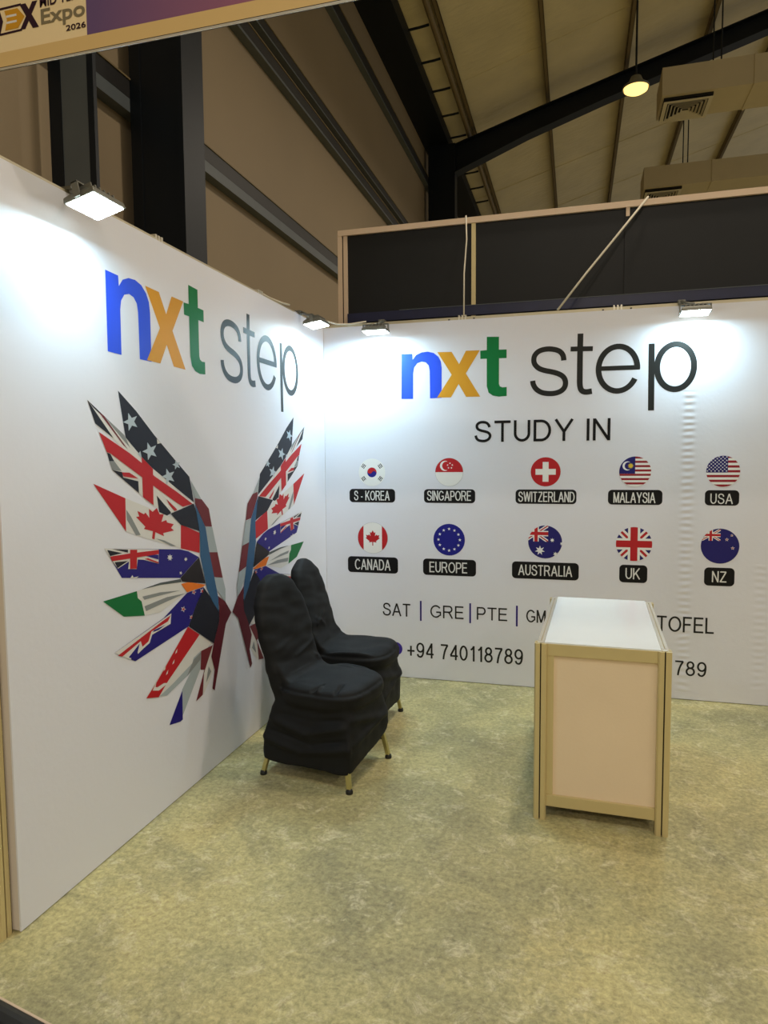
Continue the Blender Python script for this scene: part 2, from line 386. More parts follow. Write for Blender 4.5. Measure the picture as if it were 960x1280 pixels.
# ---- outlines of the printed artwork, in metres on the cloth
LEAF = [(0,-1),(.17,-.67),(.36,-.76),(.29,-.23),(.5,-.46),(.56,-.33),(.88,-.38),(.77,-.08),(.92,.02),(.43,.42),(.49,.59),(.06,.53),(.06,1),(-.06,1),(-.06,.53),(-.49,.59),(-.43,.42),(-.92,.02),(-.77,-.08),(-.88,-.38),(-.56,-.33),(-.5,-.46),(-.29,-.23),(-.36,-.76),(-.17,-.67)]
WING = [
('ink',1,[(-0.879,1.841),(-0.766,1.768),(-0.645,1.674),(-0.498,1.571),(-0.375,1.487),(-0.342,1.365),(-0.489,1.439),(-0.66,1.528),(-0.736,1.577),(-0.841,1.657),(-0.846,1.679)]),
('starw',2,[(-0.82,1.757),(-0.798,1.738),(-0.763,1.748),(-0.783,1.724),(-0.763,1.702),(-0.798,1.707),(-0.821,1.684),(-0.822,1.711),(-0.855,1.718),(-0.822,1.73)]),
('starw',2,[(-0.697,1.641),(-0.673,1.62),(-0.634,1.63),(-0.656,1.605),(-0.634,1.581),(-0.673,1.588),(-0.697,1.565),(-0.699,1.593),(-0.735,1.602),(-0.699,1.613)]),
('starw',2,[(-0.563,1.529),(-0.54,1.508),(-0.502,1.514),(-0.525,1.492),(-0.504,1.469),(-0.542,1.477),(-0.567,1.457),(-0.567,1.484),(-0.601,1.494),(-0.566,1.502)]),
('starw',2,[(-0.489,1.567),(-0.476,1.553),(-0.452,1.557),(-0.467,1.544),(-0.455,1.529),(-0.478,1.535),(-0.495,1.523),(-0.494,1.539),(-0.515,1.546),(-0.492,1.551)]),
('wht',2,[(-0.628,1.659),(-0.625,1.636),(-0.599,1.64)]),
('starw',2,[(-0.765,1.591),(-0.748,1.604),(-0.739,1.572)]),
('wht',0,[(-1.059,1.789),(-0.962,1.732),(-0.85,1.667),(-0.841,1.655),(-0.736,1.575),(-0.737,1.546),(-0.828,1.589),(-0.913,1.645),(-1.021,1.702)]),
('ink',1,[(-1.059,1.789),(-1.039,1.77),(-0.916,1.651),(-1.021,1.704)]),
('ink',1,[(-1.059,1.789),(-0.965,1.734),(-0.982,1.736),(-1.028,1.763)]),
('dred',1,[(-1.001,1.75),(-0.965,1.734),(-0.917,1.688),(-0.829,1.609),(-0.858,1.626),(-0.963,1.717)]),
('grey',1,[(-0.965,1.734),(-0.85,1.667),(-0.841,1.655),(-0.814,1.615),(-0.857,1.646),(-0.916,1.692)]),
('wht',0,[(-1.003,1.673),(-0.828,1.595),(-0.737,1.547),(-0.66,1.528),(-0.489,1.439),(-0.351,1.358),(-0.521,1.328),(-0.666,1.368),(-0.932,1.525),(-0.958,1.593)]),
('red',2,[(-1.003,1.673),(-0.822,1.595),(-0.737,1.552),(-0.655,1.497),(-0.489,1.423),(-0.355,1.358),(-0.44,1.35),(-0.492,1.373),(-0.661,1.454),(-0.744,1.495),(-0.94,1.592),(-0.961,1.597)]),
('red',2,[(-0.741,1.579),(-0.664,1.528),(-0.668,1.372),(-0.741,1.411),(-0.741,1.508)]),
('ink',1,[(-0.959,1.595),(-0.94,1.59),(-0.918,1.562),(-0.948,1.562)]),
('grey',1,[(-0.948,1.562),(-0.918,1.562),(-0.874,1.522),(-0.932,1.527)]),
('ink',1,[(-0.932,1.527),(-0.871,1.518),(-0.866,1.496),(-0.768,1.478),(-0.766,1.428)]),
('red',2,[(-0.874,1.517),(-0.826,1.515),(-0.768,1.489),(-0.865,1.5)]),
('ink',1,[(-0.641,1.412),(-0.538,1.333),(-0.539,1.326),(-0.569,1.319),(-0.627,1.339)]),
('red',2,[(-0.57,1.393),(-0.494,1.345),(-0.486,1.339),(-0.508,1.335),(-0.548,1.366)]),
('ink',3,[(-0.541,1.326),(-0.346,1.359),(-0.324,1.315),(-0.299,1.222),(-0.463,1.268)]),
('wht',0,[(-1.045,1.477),(-0.857,1.412),(-0.632,1.341),(-0.535,1.311),(-0.46,1.271),(-0.299,1.215),(-0.304,1.117),(-0.466,1.159),(-0.553,1.183),(-0.784,1.252),(-0.86,1.277)]),
('red',1,[(-1.045,1.477),(-0.857,1.412),(-0.86,1.277)]),
('red',1,[(-0.46,1.27),(-0.299,1.214),(-0.304,1.117),(-0.466,1.159)]),
('grey',1,[(-0.854,1.366),(-0.824,1.334),(-0.765,1.253),(-0.796,1.255),(-0.852,1.324)]),
('grey',1,[(-0.66,1.227),(-0.596,1.211),(-0.503,1.174),(-0.542,1.179)]),
('red',1,[(-0.644,1.358),(-0.624,1.329),(-0.593,1.327),(-0.613,1.294),(-0.576,1.3),(-0.569,1.288),(-0.517,1.276),(-0.54,1.261),(-0.517,1.247),(-0.602,1.244),(-0.596,1.229),(-0.66,1.254),(-0.668,1.223),(-0.686,1.229),(-0.678,1.26),(-0.741,1.276),(-0.73,1.284),(-0.792,1.331),(-0.77,1.331),(-0.781,1.355),(-0.737,1.338),(-0.726,1.344),(-0.7,1.32),(-0.701,1.358),(-0.675,1.344)]),
('blue',0,[(-0.996,1.225),(-0.471,1.155),(-0.401,1.137),(-0.311,1.097),(-0.478,1.023),(-0.897,1.093),(-0.963,1.183)]),
('wht',1,[(-0.996,1.225),(-0.64,1.176),(-0.644,1.114),(-0.75,1.146),(-0.79,1.153),(-0.8,1.114),(-0.855,1.123),(-0.848,1.153),(-0.92,1.134),(-0.963,1.183)]),
('ink',2,[(-0.981,1.217),(-0.891,1.193),(-0.965,1.191)]),
('ink',2,[(-0.939,1.163),(-0.856,1.156),(-0.923,1.137)]),
('blue',2,[(-0.772,1.172),(-0.644,1.153),(-0.645,1.132)]),
('ink',2,[(-0.951,1.217),(-0.853,1.202),(-0.854,1.19)]),
('red',3,[(-0.965,1.189),(-0.838,1.185),(-0.64,1.174),(-0.641,1.156),(-0.795,1.162),(-0.954,1.169)]),
('red',3,[(-0.839,1.2),(-0.793,1.194),(-0.8,1.116),(-0.844,1.122)]),
('red',3,[(-0.744,1.149),(-0.721,1.149),(-0.643,1.12),(-0.649,1.116)]),
('wht',2,[(-0.556,1.145),(-0.552,1.136),(-0.538,1.137),(-0.546,1.129),(-0.534,1.122),(-0.548,1.123),(-0.548,1.113),(-0.558,1.121),(-0.568,1.116),(-0.567,1.125),(-0.58,1.128),(-0.569,1.132),(-0.575,1.142),(-0.562,1.137)]),
('wht',2,[(-0.428,1.114),(-0.425,1.107),(-0.417,1.108),(-0.421,1.103),(-0.414,1.099),(-0.423,1.099),(-0.423,1.093),(-0.429,1.098),(-0.436,1.095),(-0.435,1.101),(-0.443,1.103),(-0.436,1.106),(-0.44,1.111),(-0.432,1.108)]),
('wht',2,[(-0.468,1.054),(-0.469,1.047),(-0.459,1.043),(-0.469,1.042),(-0.47,1.035),(-0.476,1.042),(-0.486,1.042),(-0.48,1.046),(-0.485,1.053),(-0.475,1.05)]),
('wht',2,[(-0.844,1.084),(-0.83,1.094),(-0.824,1.083),(-0.788,1.082),(-0.805,1.077)]),
('blk',3,[(-0.478,1.023),(-0.311,1.097),(-0.259,0.959),(-0.465,1.003)]),
('wht',0,[(-1.015,1.021),(-0.803,1.022),(-0.585,1.025),(-0.478,1.016),(-0.426,0.947),(-0.643,0.898),(-0.757,0.909),(-0.893,0.934)]),
('green',1,[(-1.015,1.021),(-0.803,1.022),(-0.799,0.992),(-0.774,0.973),(-0.755,0.908),(-0.893,0.934)]),
('dgrey',1,[(-0.774,1.023),(-0.636,1.028),(-0.478,1.018),(-0.469,1.002),(-0.636,1.018)]),
('grey',1,[(-0.768,0.992),(-0.638,0.986),(-0.481,0.965),(-0.639,0.972),(-0.754,0.976)]),
('grey',1,[(-0.755,0.948),(-0.589,0.955),(-0.44,0.944),(-0.616,0.934),(-0.745,0.925)]),
('orange',2,[(-0.473,0.994),(-0.409,0.992),(-0.257,0.952),(-0.284,0.946),(-0.426,0.946)]),
('blue',1,[(-0.96,0.803),(-0.619,0.867),(-0.426,0.943),(-0.279,0.944),(-0.268,0.936),(-0.341,0.878),(-0.42,0.782),(-0.83,0.732)]),
('wht',2,[(-0.96,0.803),(-0.56,0.875),(-0.569,0.829),(-0.709,0.814),(-0.729,0.783),(-0.773,0.771),(-0.812,0.758),(-0.816,0.779),(-0.862,0.748),(-0.909,0.775)]),
('red',3,[(-0.94,0.787),(-0.633,0.855),(-0.565,0.868),(-0.588,0.845),(-0.714,0.829),(-0.737,0.792),(-0.78,0.78),(-0.79,0.807),(-0.915,0.775)]),
('blue',3,[(-0.873,0.761),(-0.798,0.799),(-0.811,0.772),(-0.83,0.739)]),
('blue',3,[(-0.696,0.831),(-0.608,0.834),(-0.66,0.823),(-0.703,0.824)]),
('wht',3,[(-0.454,0.886),(-0.454,0.875),(-0.439,0.868),(-0.455,0.868),(-0.457,0.857),(-0.466,0.868),(-0.481,0.869),(-0.472,0.876),(-0.48,0.887),(-0.464,0.88)]),
('red',4,[(-0.457,0.881),(-0.457,0.875),(-0.448,0.87),(-0.458,0.87),(-0.459,0.864),(-0.464,0.87),(-0.474,0.871),(-0.468,0.875),(-0.473,0.881),(-0.464,0.877)]),
('wht',3,[(-0.36,0.949),(-0.36,0.938),(-0.346,0.932),(-0.361,0.931),(-0.362,0.922),(-0.371,0.931),(-0.386,0.932),(-0.377,0.938),(-0.384,0.948),(-0.37,0.943)]),
('red',4,[(-0.363,0.944),(-0.363,0.938),(-0.355,0.934),(-0.364,0.933),(-0.365,0.928),(-0.37,0.933),(-0.379,0.934),(-0.373,0.938),(-0.378,0.944),(-0.369,0.94)]),
('wht',3,[(-0.284,0.94),(-0.284,0.929),(-0.27,0.923),(-0.285,0.922),(-0.287,0.912),(-0.296,0.922),(-0.311,0.923),(-0.302,0.929),(-0.31,0.94),(-0.295,0.934)]),
('red',4,[(-0.287,0.935),(-0.287,0.928),(-0.279,0.924),(-0.288,0.924),(-0.289,0.918),(-0.294,0.924),(-0.304,0.924),(-0.298,0.928),(-0.303,0.935),(-0.294,0.931)]),
('wht',3,[(-0.389,0.831),(-0.389,0.822),(-0.377,0.816),(-0.39,0.816),(-0.391,0.807),(-0.399,0.816),(-0.412,0.817),(-0.404,0.823),(-0.41,0.832),(-0.398,0.826)]),
('red',4,[(-0.392,0.827),(-0.392,0.822),(-0.385,0.818),(-0.392,0.818),(-0.393,0.813),(-0.398,0.818),(-0.406,0.819),(-0.401,0.822),(-0.405,0.827),(-0.397,0.824)]),
('ink',3,[(-0.273,0.939),(-0.133,0.801),(-0.136,0.741),(-0.195,0.641),(-0.42,0.782),(-0.341,0.878)]),
('wht',0,[(-0.427,0.782),(-0.326,0.719),(-0.211,0.647),(-0.432,0.553),(-0.613,0.513),(-0.765,0.552)]),
('lgrey',1,[(-0.211,0.646),(-0.324,0.619),(-0.558,0.553),(-0.669,0.528),(-0.613,0.513),(-0.432,0.553)]),
('red',2,[(-0.427,0.782),(-0.326,0.719),(-0.603,0.575),(-0.676,0.527),(-0.765,0.552),(-0.684,0.6)]),
('wht',3,[(-0.69,0.599),(-0.72,0.571),(-0.674,0.556),(-0.603,0.567),(-0.635,0.577),(-0.683,0.574),(-0.698,0.579)]),
('wht',3,[(-0.521,0.702),(-0.526,0.686),(-0.541,0.683),(-0.533,0.694)]),
('wht',3,[(-0.547,0.66),(-0.551,0.644),(-0.566,0.641),(-0.558,0.652)]),
('wht',3,[(-0.599,0.627),(-0.604,0.611),(-0.618,0.608),(-0.61,0.619)]),
('wht',3,[(-0.617,0.65),(-0.622,0.635),(-0.636,0.631),(-0.628,0.642)]),
('lgrey',0,[(-0.315,0.637),(-0.298,0.578),(-0.496,0.37),(-0.489,0.499),(-0.417,0.556),(-0.384,0.62)]),
('grey',1,[(-0.385,0.612),(-0.316,0.629),(-0.325,0.594),(-0.447,0.549)]),
('blue',1,[(-0.489,0.495),(-0.492,0.357),(-0.514,0.355),(-0.601,0.372)]),
('wht',0,[(-0.212,0.635),(-0.289,0.53),(-0.306,0.413),(-0.254,0.451),(-0.201,0.516),(-0.19,0.582)]),
('dred',1,[(-0.315,0.635),(-0.203,0.635),(-0.295,0.517),(-0.311,0.415),(-0.373,0.403),(-0.289,0.534),(-0.325,0.545)]),
('grey',1,[(-0.249,0.539),(-0.226,0.506),(-0.277,0.463),(-0.264,0.501)]),
('lgrey',3,[(-0.369,1.471),(-0.273,1.373),(-0.34,1.386)]),
('dred',3,[(-0.336,1.385),(-0.273,1.375),(-0.209,1.325),(-0.183,1.233),(-0.248,1.241),(-0.335,1.359)]),
('lgrey',3,[(-0.248,1.241),(-0.18,1.23),(-0.135,1.098),(-0.22,1.105)]),
('dred',3,[(-0.22,1.109),(-0.135,1.098),(-0.088,0.959),(-0.178,0.978)]),
('lgrey',3,[(-0.178,0.976),(-0.088,0.959),(-0.063,0.895),(-0.066,0.824),(-0.166,0.922)]),
('wine',4,[(-0.157,0.883),(-0.069,0.831),(-0.006,0.76),(-0.068,0.712),(-0.141,0.542),(-0.199,0.399),(-0.22,0.417),(-0.193,0.505),(-0.223,0.582),(-0.195,0.643),(-0.136,0.741),(-0.132,0.818)]),
('steel',5,[(-0.338,1.359),(-0.245,1.235),(-0.216,1.112),(-0.171,0.969),(-0.139,0.863),(-0.138,0.792),(-0.199,0.859),(-0.247,0.929),(-0.301,1.101),(-0.299,1.211)]),
]
LOGO = {
'n':[(-0.003,0.306),(0.075,0.303),(0.077,0.263),(0.102,0.294),(0.141,0.31),(0.184,0.313),(0.225,0.302),(0.258,0.275),(0.275,0.243),(0.281,0.198),(0.28,-0.006),(0.199,-0.006),(0.197,0.184),(0.19,0.219),(0.17,0.24),(0.141,0.247),(0.11,0.237),(0.088,0.209),(0.081,0.172),(0.079,-0.006),(-0.005,-0.004)],
'x':[(0.251,0.306),(0.35,0.303),(0.401,0.218),(0.448,0.306),(0.542,0.304),(0.447,0.154),(0.546,-0.006),(0.449,-0.004),(0.398,0.085),(0.345,-0.004),(0.248,-0.003),(0.35,0.149)],
't':[(0.589,0.391),(0.67,0.387),(0.67,0.302),(0.721,0.301),(0.721,0.244),(0.671,0.245),(0.671,0.075),(0.677,0.059),(0.695,0.051),(0.723,0.053),(0.723,-0.007),(0.67,-0.01),(0.631,-0.002),(0.602,0.019),(0.59,0.062),(0.589,0.246),(0.546,0.246),(0.545,0.301),(0.589,0.303)],
's':[(1.091,0.211),(1.087,0.24),(1.072,0.264),(1.046,0.28),(1.005,0.289),(0.964,0.288),(0.928,0.276),(0.905,0.251),(0.899,0.22),(0.908,0.191),(0.934,0.166),(0.971,0.151),(1.017,0.14),(1.058,0.126),(1.089,0.105),(1.103,0.074),(1.099,0.04),(1.077,0.015),(1.039,0.001),(0.993,0),(0.951,0.009),(0.917,0.031),(0.898,0.061),(0.893,0.087)],
't2':[(1.194,0.378),(1.193,0.26),(1.193,0.106),(1.195,0.044),(1.206,0.013),(1.231,0.002),(1.27,0.006)],
'bar':[(1.133,0.282),(1.272,0.278)],
'e':[(1.427,0.143),(1.547,0.142),(1.425,0.284)],
'ebar':[(1.318,0.148),(1.561,0.147)],
'p':[(1.628,0.291),(1.632,-0.128)],
'bowl':[(1.77,0.141),(1.878,0.138),(1.767,0.281)],
}
DISC = {'K':(0.244,1.372,0.464,1.583),
'S':(0.813,1.378,1.009,1.574),
'C':(1.465,1.375,1.657,1.572),
'M':(2.028,1.385,2.217,1.57),
'U':(2.544,1.378,2.735,1.563),
'CA':(0.243,0.894,0.468,1.12),
'E':(0.798,0.893,1.023,1.118),
'A':(1.452,0.891,1.672,1.118),
'G':(2.014,0.893,2.234,1.112),
'N':(2.523,0.894,2.744,1.112)}
PLATE = {'S - KOREA':(0.184,1.263,0.524,1.358),
'SINGAPORE':(0.733,1.263,1.092,1.36),
'SWITZERLAND':(1.365,1.26,1.761,1.357),
'MALAYSIA':(1.959,1.261,2.29,1.354),
'USA':(2.539,1.258,2.735,1.353),
'CANADA':(0.166,0.752,0.542,0.874),
'EUROPE':(0.725,0.75,1.099,0.868),
'AUSTRALIA':(1.344,0.747,1.782,0.867),
'UK':(2.037,0.754,2.209,0.869),
'NZ':(2.547,0.754,2.722,0.866)}
TEXT = {'STUDY IN':(1.086,1.678,1.967,1.821),
'SAT':(0.427,0.445,0.631,0.538),
'GRE':(0.776,0.448,1.013,0.539),
'PTE':(1.105,0.451,1.314,0.541),
'GMAT':(1.443,0.452,1.696,0.54),
'TOFEL':(2.273,0.442,2.612,0.544),
'+94 740118789':(0.606,0.153,1.421,0.262),
'789':(2.386,0.159,2.575,0.256),
'b1':(0.701,0.42,0.713,0.564),
'b2':(1.053,0.423,1.065,0.564),
'b3':(1.373,0.419,1.385,0.563),
'S - KOREA':(0.22,1.275,0.483,1.344),
'SINGAPORE':(0.756,1.277,1.064,1.346),
'SWITZERLAND':(1.384,1.274,1.748,1.343),
'MALAYSIA':(1.994,1.273,2.247,1.341),
'USA':(2.571,1.271,2.699,1.336),
'CANADA':(0.221,0.772,0.486,0.851),
'EUROPE':(0.772,0.772,1.038,0.848),
'AUSTRALIA':(1.387,0.775,1.739,0.848),
'UK':(2.076,0.775,2.165,0.848),
'NZ':(2.593,0.775,2.676,0.846)}


# plain sans lettering drawn as strokes (cap height 1): glyph = (advance, strokes)
def _ell(cx, cy, rx, ry, a0=0, a1=360, n=28): return arc(cx, cy, rx, ry, a0, a1, n)
def glyph(c):
    st = lambda x=.065: [(x, 0), (x, 1)]
    if c == 'I': return .13, [st()]
    if c == 'T': return .80, [st(.40), [(0, .94), (.80, .94)]]
    if c == 'L': return .66, [st(), [(.065, .06), (.66, .06)]]
    if c == 'E': return .76, [st(), [(.065, .94), (.74, .94)], [(.065, .52), (.69, .52)], [(.065, .06), (.76, .06)]]
    if c == 'F': return .70, [st(), [(.065, .94), (.70, .94)], [(.065, .50), (.61, .50)]]
    if c == 'N': return .80, [st(), st(.735), [(.075, .97), (.725, .03)]]
    if c == 'U': return .80, [[(.065, 1)] + _ell(.40, .385, .335, .325, 180, 360) + [(.735, 1)]]
    if c == 'D': return .84, [st(), [(.065, .94), (.36, .94)] + _ell(.36, .5, .415, .44, 90, -90)[1:] + [(.065, .06)]]
    if c == 'Y': return .90, [[(.055, 1), (.45, .43)], [(.845, 1), (.45, .43)], [(.45, .48), (.45, 0)]]
    if c == 'S': return .84, [smooth_line([(.75, .70), (.71, .81), (.60, .91), (.42, .945), (.25, .92), (.14, .83), (.125, .72), (.18, .62), (.32, .555),
                                           (.52, .505), (.68, .45), (.77, .36), (.78, .25), (.70, .13), (.55, .065), (.40, .055), (.22, .09), (.11, .18), (.065, .32)], 3)]
    if c == 'A': return .95, [[(.055, 0), (.475, .98)], [(.895, 0), (.475, .98)], [(.20, .335), (.75, .335)]]
    if c == 'R': return .90, [st(), [(.065, .94), (.54, .94)] + _ell(.54, .715, .235, .225, 90, -90)[1:] + [(.065, .49)], smooth_line([(.42, .49), (.54, .44), (.66, .27), (.83, 0)], 4)]
    if c == 'P': return .78, [st(), [(.065, .94), (.48, .94)] + _ell(.48, .69, .24, .25, 90, -90)[1:] + [(.065, .44)]]
    if c == 'G': return .98, [_ell(.50, .5, .435, .44, 36, 318) + [(.905, .20), (.905, .44)], [(.53, .45), (.965, .45)]]
    if c == 'O': return 1.0, [_ell(.5, .5, .44, .44)]
    if c == 'C': return .92, [_ell(.50, .5, .435, .44, 40, 320)]
    if c == 'M': return .96, [st(), st(.895), [(.085, .97), (.48, .03)], [(.875, .97), (.48, .03)]]
    if c == 'W': return 1.3, [[(.05, 1), (.34, .03)], [(.34, .03), (.65, .97)], [(.65, .97), (.96, .03)], [(.96, .03), (1.25, 1)]]
    if c == 'Z': return .82, [[(.04, .94), (.78, .94)], [(.74, .92), (.08, .08)], [(.0, .06), (.82, .06)]]
    if c == 'K': return .88, [st(), [(.08, .34), (.78, 1)], [(.33, .58), (.83, 0)]]
    if c == '-': return .40, [[(.02, .36), (.38, .36)]]
    if c == '+': return .70, [[(.02, .42), (.68, .42)], [(.35, .09), (.35, .75)]]
    if c == '0': return .70, [_ell(.35, .5, .285, .44)]
    if c == '1': return .50, [[(.38, 0), (.38, 1)], [(.38, .95), (.27, .83), (.12, .74)]]
    if c == '4': return .70, [[(.52, 0), (.52, 1)], [(.52, .95), (.06, .29)], [(.03, .27), (.70, .27)]]
    if c == '7': return .70, [[(.04, .94), (.67, .94)], smooth_line([(.645, .94), (.45, .64), (.33, .32), (.27, 0)], 4)]
    if c == '8': return .70, [_ell(.35, .735, .23, .205), _ell(.35, .29, .285, .235)]
    if c == '9': return .70, [_ell(.35, .665, .285, .275), smooth_line([(.635, .665), (.63, .45), (.57, .21), (.45, .08), (.32, .055), (.18, .1), (.09, .23)], 4)]
    return .35, []
def sign_text(name, body, bx, place, key, parent, w=0.125, layer=1, label=None):
    """lettering fitted into bx = (u0, v0, u1, v1), every stroke w of the cap height; one mesh per word"""
    x = 0.0; words = [[]]
    for c in body:
        if c == ' ': words.append([])
        a, g = glyph(c)
        for line in g: words[-1].append([(x + u, v) for u, v in line])
        x += a + (0.16 if c != ' ' else 0.10)
    W = x - 0.16; H = bx[3] - bx[1]; sx = (bx[2] - bx[0]) / W
    for st in words:
        out = []
        for line in st:
            pts = [(bx[0] + u * sx, bx[1] + v * H) for u, v in line]
            closed = len(pts) > 6 and math.hypot(pts[0][0] - pts[-1][0], pts[0][1] - pts[-1][1]) < 1e-6
            out.append((key, layer, ribbon(pts[:-1] if closed else pts, w * H, closed)))
        o = print_mesh(name, out, lambda u, v, l: place(u, v, l + layer), parent)
        if label: note(o, label)

FASCIA_Y = -2.975
WALL_H = 2.526

# ------------------------------------------------------------------ structure
bm = bmesh.new(); box(bm, -9, 16, -16, 46, -0.12, 0)
struct(obj('floor', bm, M['concrete']))

# hall: cladding wall along the left, roof sheet on purlins, portal frame
struct(obj('wall_side', B(-1.72, -1.60, -9, 46, 0, 9.2), M['cream']))
ROOF = lambda x: 8.98 + 0.284 * (x + 0.787)
bm = bmesh.new()
xs = [-1.75, 13.0]
extr(bm, [(xs[0], ROOF(xs[0])), (xs[1], ROOF(xs[1])), (xs[1], ROOF(xs[1]) + 0.08), (xs[0], ROOF(xs[0]) + 0.08)], 1, -9, 46)
for k in range(19):                                   # lap joints of the roof sheets
    y = -8 + k * 2.9
    extr(bm, [(xs[0], ROOF(xs[0]) - 0.012), (xs[1], ROOF(xs[1]) - 0.012), (xs[1], ROOF(xs[1]) + 0.02), (xs[0], ROOF(xs[0]) + 0.02)], 1, y, y + 0.035)
struct(obj('ceiling', bm, M['roof']))
struct(obj('trim_1', B(-1.60, -1.04, -9, 46, 8.54, 8.80), M['steel']))      # dark soffit along the eaves

def i_column(name, label, x_out, x_in, y0, y1, ztop, group=None):
    t = thing(name, label, 'column', ((x_out + x_in) / 2, (y0 + y1) / 2, 0))
    cx, cy = t.location.x, t.location.y; d = (x_in - x_out) / 2; w = (y1 - y0) / 2
    obj('flange', B(-d, -d + 0.05, -w, w, 0.0, ztop), M['steel'], t)
    obj('flange', B(d - 0.03, d, -w, w, 0.0, ztop), M['steel'], t)
    obj('web', B(-d + 0.05, d - 0.03, -0.016, 0.016, 0.0, ztop), M['steel'], t)
    obj('base_plate', B(-d - 0.04, d + 0.04, -w - 0.05, w + 0.05, 0.0, 0.025), M['steel'], t)
    return t
def box_column(name, label, x_out, x_in, y0, y1, ztop, web):
    t = thing(name, label, 'column', ((x_out + x_in) / 2, (y0 + y1) / 2, 0))
    d = (x_in - x_out) / 2; w = (y1 - y0) / 2
    obj('flange', B(-d, -d + 0.09, -w, w, 0, ztop), M['steel'], t)
    obj('flange', B(d - 0.045, d, -w, w, 0, ztop), M['steel'], t)
    obj('web', B(-d + 0.09, d - 0.045, -w + 0.006, w - 0.004, 0, ztop), M[web], t)
    obj('base_plate', B(-d - 0.04, d + 0.04, -w - 0.05, w + 0.05, 0, 0.025), M['steel'], t)
    return t
box_column('steel_column', 'wide dark blue steel column rising behind the white left booth wall', -1.50, -1.058, -0.046, 0.255, 8.54, 'steel')
box_column('steel_column', 'narrower grey-faced steel column left of the wide dark one behind the lit floodlight', -1.50, -1.166, -0.893, -0.862, 8.54, 'steel_grey')
box_column('steel_column', 'distant dark column in the far roof corner where the sloping rafter starts', -1.50, -0.90, 10.80, 11.10, 8.54, 'steel')

# girts on the cladding: pressed channels with a lip
def girt(label, z, h, band):
    t = thing('wall_girt', label, 'beam', (-1.52, 20, z))
    obj('channel', B(-0.08, 0.02, -29, 26, -h / 2, h / 2), M['girt'], t)
    obj('upper_lip', B(-0.08, 0.03, -29, 26, h / 2, h / 2 + 0.012), M['purlin'], t)
    obj('lower_band', B(-0.08, 0.018, -29, 26, -h / 2 - band, -h / 2), M['steel_grey'], t)  # grey band of its own height right below the channel
    return t
girt('lowest and heaviest dark wall beam, running down to the white post of the black partition', 4.345, 0.13, 0.10)
girt('lower one of the close pair of brown wall beams on the cream cladding', 5.93, 0.12, 0.03)
girt('upper one of the close pair of brown wall beams on the cream cladding', 6.20, 0.10, 0.02)
girt('brown wall beam highest on the cladding, just under the dark eaves', 7.80, 0.16, 0.03)

# rafter of the far portal frame: haunch, tapered web and flanges
top = [(-0.95, 8.49), (0.676, 8.971), (5.238, 10.248), (12.0, 12.14)]
bot = [(-0.95, 7.92), (0.679, 8.543), (2.2, 9.03), (5.248, 9.921), (12.0, 11.81)]
t = thing('roof_rafter', 'long dark sloping rafter crossing under the roof sheet', 'beam', (0, 10.95, 0))
bm = bmesh.new(); extr(bm, top + bot[::-1], 1, -0.012, 0.012); obj('web', bm, M['steel'], t)
def flange(line, th):
    bm = bmesh.new()
    for a, b in zip(line, line[1:]):
        extr(bm, [a, b, (b[0], b[1] + th), (a[0], a[1] + th)], 1, -0.15, 0.15)
    return bm
obj('top_flange', flange(top, 0.02), M['steel'], t)
obj('bottom_flange', flange(bot, -0.02), M['steel'], t)

pl = ['first roof purlin, beside the row of short rungs at the eaves', 'second roof purlin from the eaves, left of the warm pendant lamp',
      'third roof purlin from the eaves, right above the warm pendant lamp', 'fourth roof purlin from the eaves, right of the warm pendant lamp',
      'fifth roof purlin from the eaves, by the upper right corner']
for k in range(5):
    x = -0.52 + 1.595 * k
    bm = bmesh.new()
    zb = ROOF(x) - 0.205
    box(bm, x - 0.035, x - 0.025, -9, 45, zb, ROOF(x)); box(bm, x - 0.035, x + 0.045, -9, 45, zb, zb + 0.012)
    box(bm, x + 0.035, x + 0.045, -9, 45, zb, zb + 0.03)
    tag(obj('roof_purlin', bm, M['purlin']), pl[k], 'beam', 'purlins under the roof sheet')
for k in range(10):
    bm = bmesh.new(); y = 6.0 + k
    tube(bm, [(-1.035, y, 8.74), (-0.80, y, 8.755), (-0.68, y, 8.77)], 0.022, 6)
    tag(obj('sag_rod', bm, M['steel']), 'short dark rod between the dark eaves and the first purlin', 'rod', 'short rods along the eaves')
bm = bmesh.new(); tube(bm, [(-0.62, -9, 8.78), (-0.62, 45, 8.78)], 0.05, 10)
tag(obj('conduit', bm, M['purlin']), 'long thin pipe along the eaves at the ends of the short rods', 'pipe')

